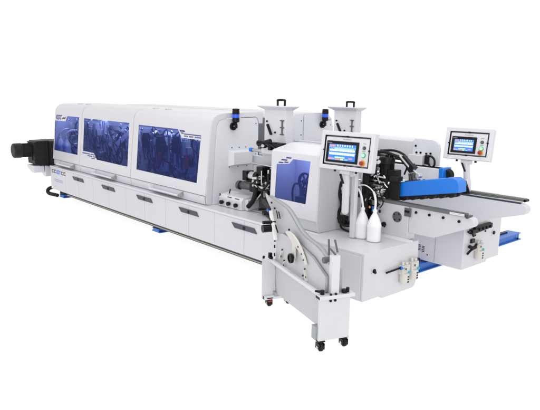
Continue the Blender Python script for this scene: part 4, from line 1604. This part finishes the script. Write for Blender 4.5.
# slots and small stops
for x, z, rr, tl_ in ((-0.86, 0.545, 0.5, .055), (-0.80, 0.475, .5, 0.035), (-0.345, 0.505, -0.4, .05), (-0.40, 0.44, 0.2, .045)):
    b = cm()
    d = Vector((math.sin(rr), 0, math.cos(rr))) * tl_
    b.bar(Vector((x, 0.05, z)) - d, Vector((x, 0.05, z)) + d, 0.012, 0.034, (0, 1, 0))
    st = b.build('stop', 'cream', CT, bevel=0.005)
    b = cm()
    b.bar(Vector((x - 0.018, 0.054, z + 0.01)) - d * 0.8, Vector((x - 0.018, 0.054, z + 0.01)) + d, 0.006, 0.016, (0, 1, 0))
    b.cyl((x + 0.005, 0.045, z - 0.01), (x + 0.005, 0.038, z - 0.01), 0.010, n=10)
    b.build('slot', 'rail', st)
# tape rollers on a pale strip at the upper left
b = cm()
b.bar((-1.10, 0.03, 0.93), (-0.955, 0.03, 0.665), 0.02, 0.034, (0, 1, 0))
RS = b.build('roller_strip', 'tube', CT, bevel=0.004)
for x, z, L, r in ((-1.20, 0.915, 0.085, 0.018), (-1.10, 0.885, 0.07, 0.013), (-1.035, 0.82, 0.10, 0.016), (-1.04, 0.76, 0.10, 0.036)):
    b = cm()
    b.cyl((x, 0.03 - L, z), (x, 0.02, z), r, n=20)
    b.cyl((x, 0.02, z), (x, 0.06, z), r * 0.5, n=12)
    b.build('roller', 'black', CT)
b = cm()
b.cyl((-1.10, 0.0, 0.925), (-1.10, 0.035, 0.925), 0.018)
b.build('air_fitting', 'blue', CT)
b = cm()
b.bar((-1.22, 0.0, 0.99), (-1.05, 0.0, 0.95), 0.02, 0.03)
b.bar((-1.18, 0.02, 0.86), (-1.05, 0.02, 0.84), 0.02, 0.02)
b.tube([(-1.08, 0.0, 0.95), (-1.04, -0.01, 0.96), (-1.02, 0.0, 0.94)], 0.012)
b.bar((-0.99, 0.04, 0.80), (-0.93, 0.04, 0.74), 0.01, 0.014)
b.bar((-1.02, 0.06, 0.93), (-0.98, 0.06, 0.86), 0.008, 0.012)
b.bar((-0.97, 0.06, 0.93), (-0.93, 0.06, 0.87), 0.008, 0.012)
b.build('lever', 'blackmetal', CT, bevel=0.002)
b = cm()
b.cyl((-1.07, 0.02, 0.80), (-1.03, 0.06, 0.66), 0.004, n=8)
for z in (0.66, 0.60, 0.52):
    b.bar((-1.025, 0.05, z), (-1.02, 0.05, z - 0.03), 0.01, 0.010, (0, 1, 0))
b.build('cord', 'rubber', CT)
# links beside the near post
b = cm()
b.bar((-0.12, 0.13, 0.87), (-0.10, 0.13, 0.72), 0.012, 0.014, (0, 1, 0))
b.bar((-0.02, 0.13, 0.89), (0.03, 0.13, 0.80), 0.012, 0.014, (0, 1, 0))
b.bar((-0.09, 0.13, 0.80), (0.0, 0.13, 0.775), 0.012, 0.012, (0, 1, 0))
b.cyl((-0.07, 0.06, 0.715), (-0.07, 0.12, 0.715), 0.026)
b.box(-0.06, -0.025, 0.09, 0.15, 0.47, 0.69)
b.build('link_arm', 'darkpanel', CT, bevel=0.002)


# casters
def caster(x, y, brake):
    b = cm()
    b.box(x - 0.035, x + 0.035, y - 0.03, y + 0.03, 0.082, 0.090)
    b.cyl((x, y, 0.068), (x, y, 0.082), 0.026)
    b.box(x - 0.03, x + 0.036, y - 0.026, y - 0.018, 0.02, 0.07)
    b.box(x - 0.03, x + 0.036, y + 0.018, y + 0.026, 0.02, 0.07)
    b.cyl((x + 0.01, y - 0.03, 0.035), (x + 0.01, y + 0.03, 0.035), 0.008, n=10)
    p = b.build('caster', 'black', CT, bevel=0.002)
    b = cm()
    b.lathe((x + 0.01, y - 0.016, 0.0365), (0, 1, 0), [(0.028, 0), (0.034, 0.004), (0.0355, 0.012), (0.0355, 0.02), (0.034, 0.028), (0.028, 0.032)], 24)
    b.build('wheel', 'rubber', p)
    b = cm()
    b.cyl((x + 0.01, y - 0.031, 0.035), (x + 0.01, y - 0.0265, 0.035), 0.013, n=12)
    b.build('hub', 'steel', p)
    if brake:
        b = cm()
        b.box(x + 0.0, x + 0.05, y - 0.022, y + 0.022, 0.055, 0.066)
        b.build('brake_pedal', 'red', p, bevel=0.003)


caster(0.015, 0.012, 0)
caster(0.0, 0.232, 0)
for xx, yy, br in ((-1.03, 0.002, 1), (-1.03, 0.20, 0)):
    caster(xx, yy, br)
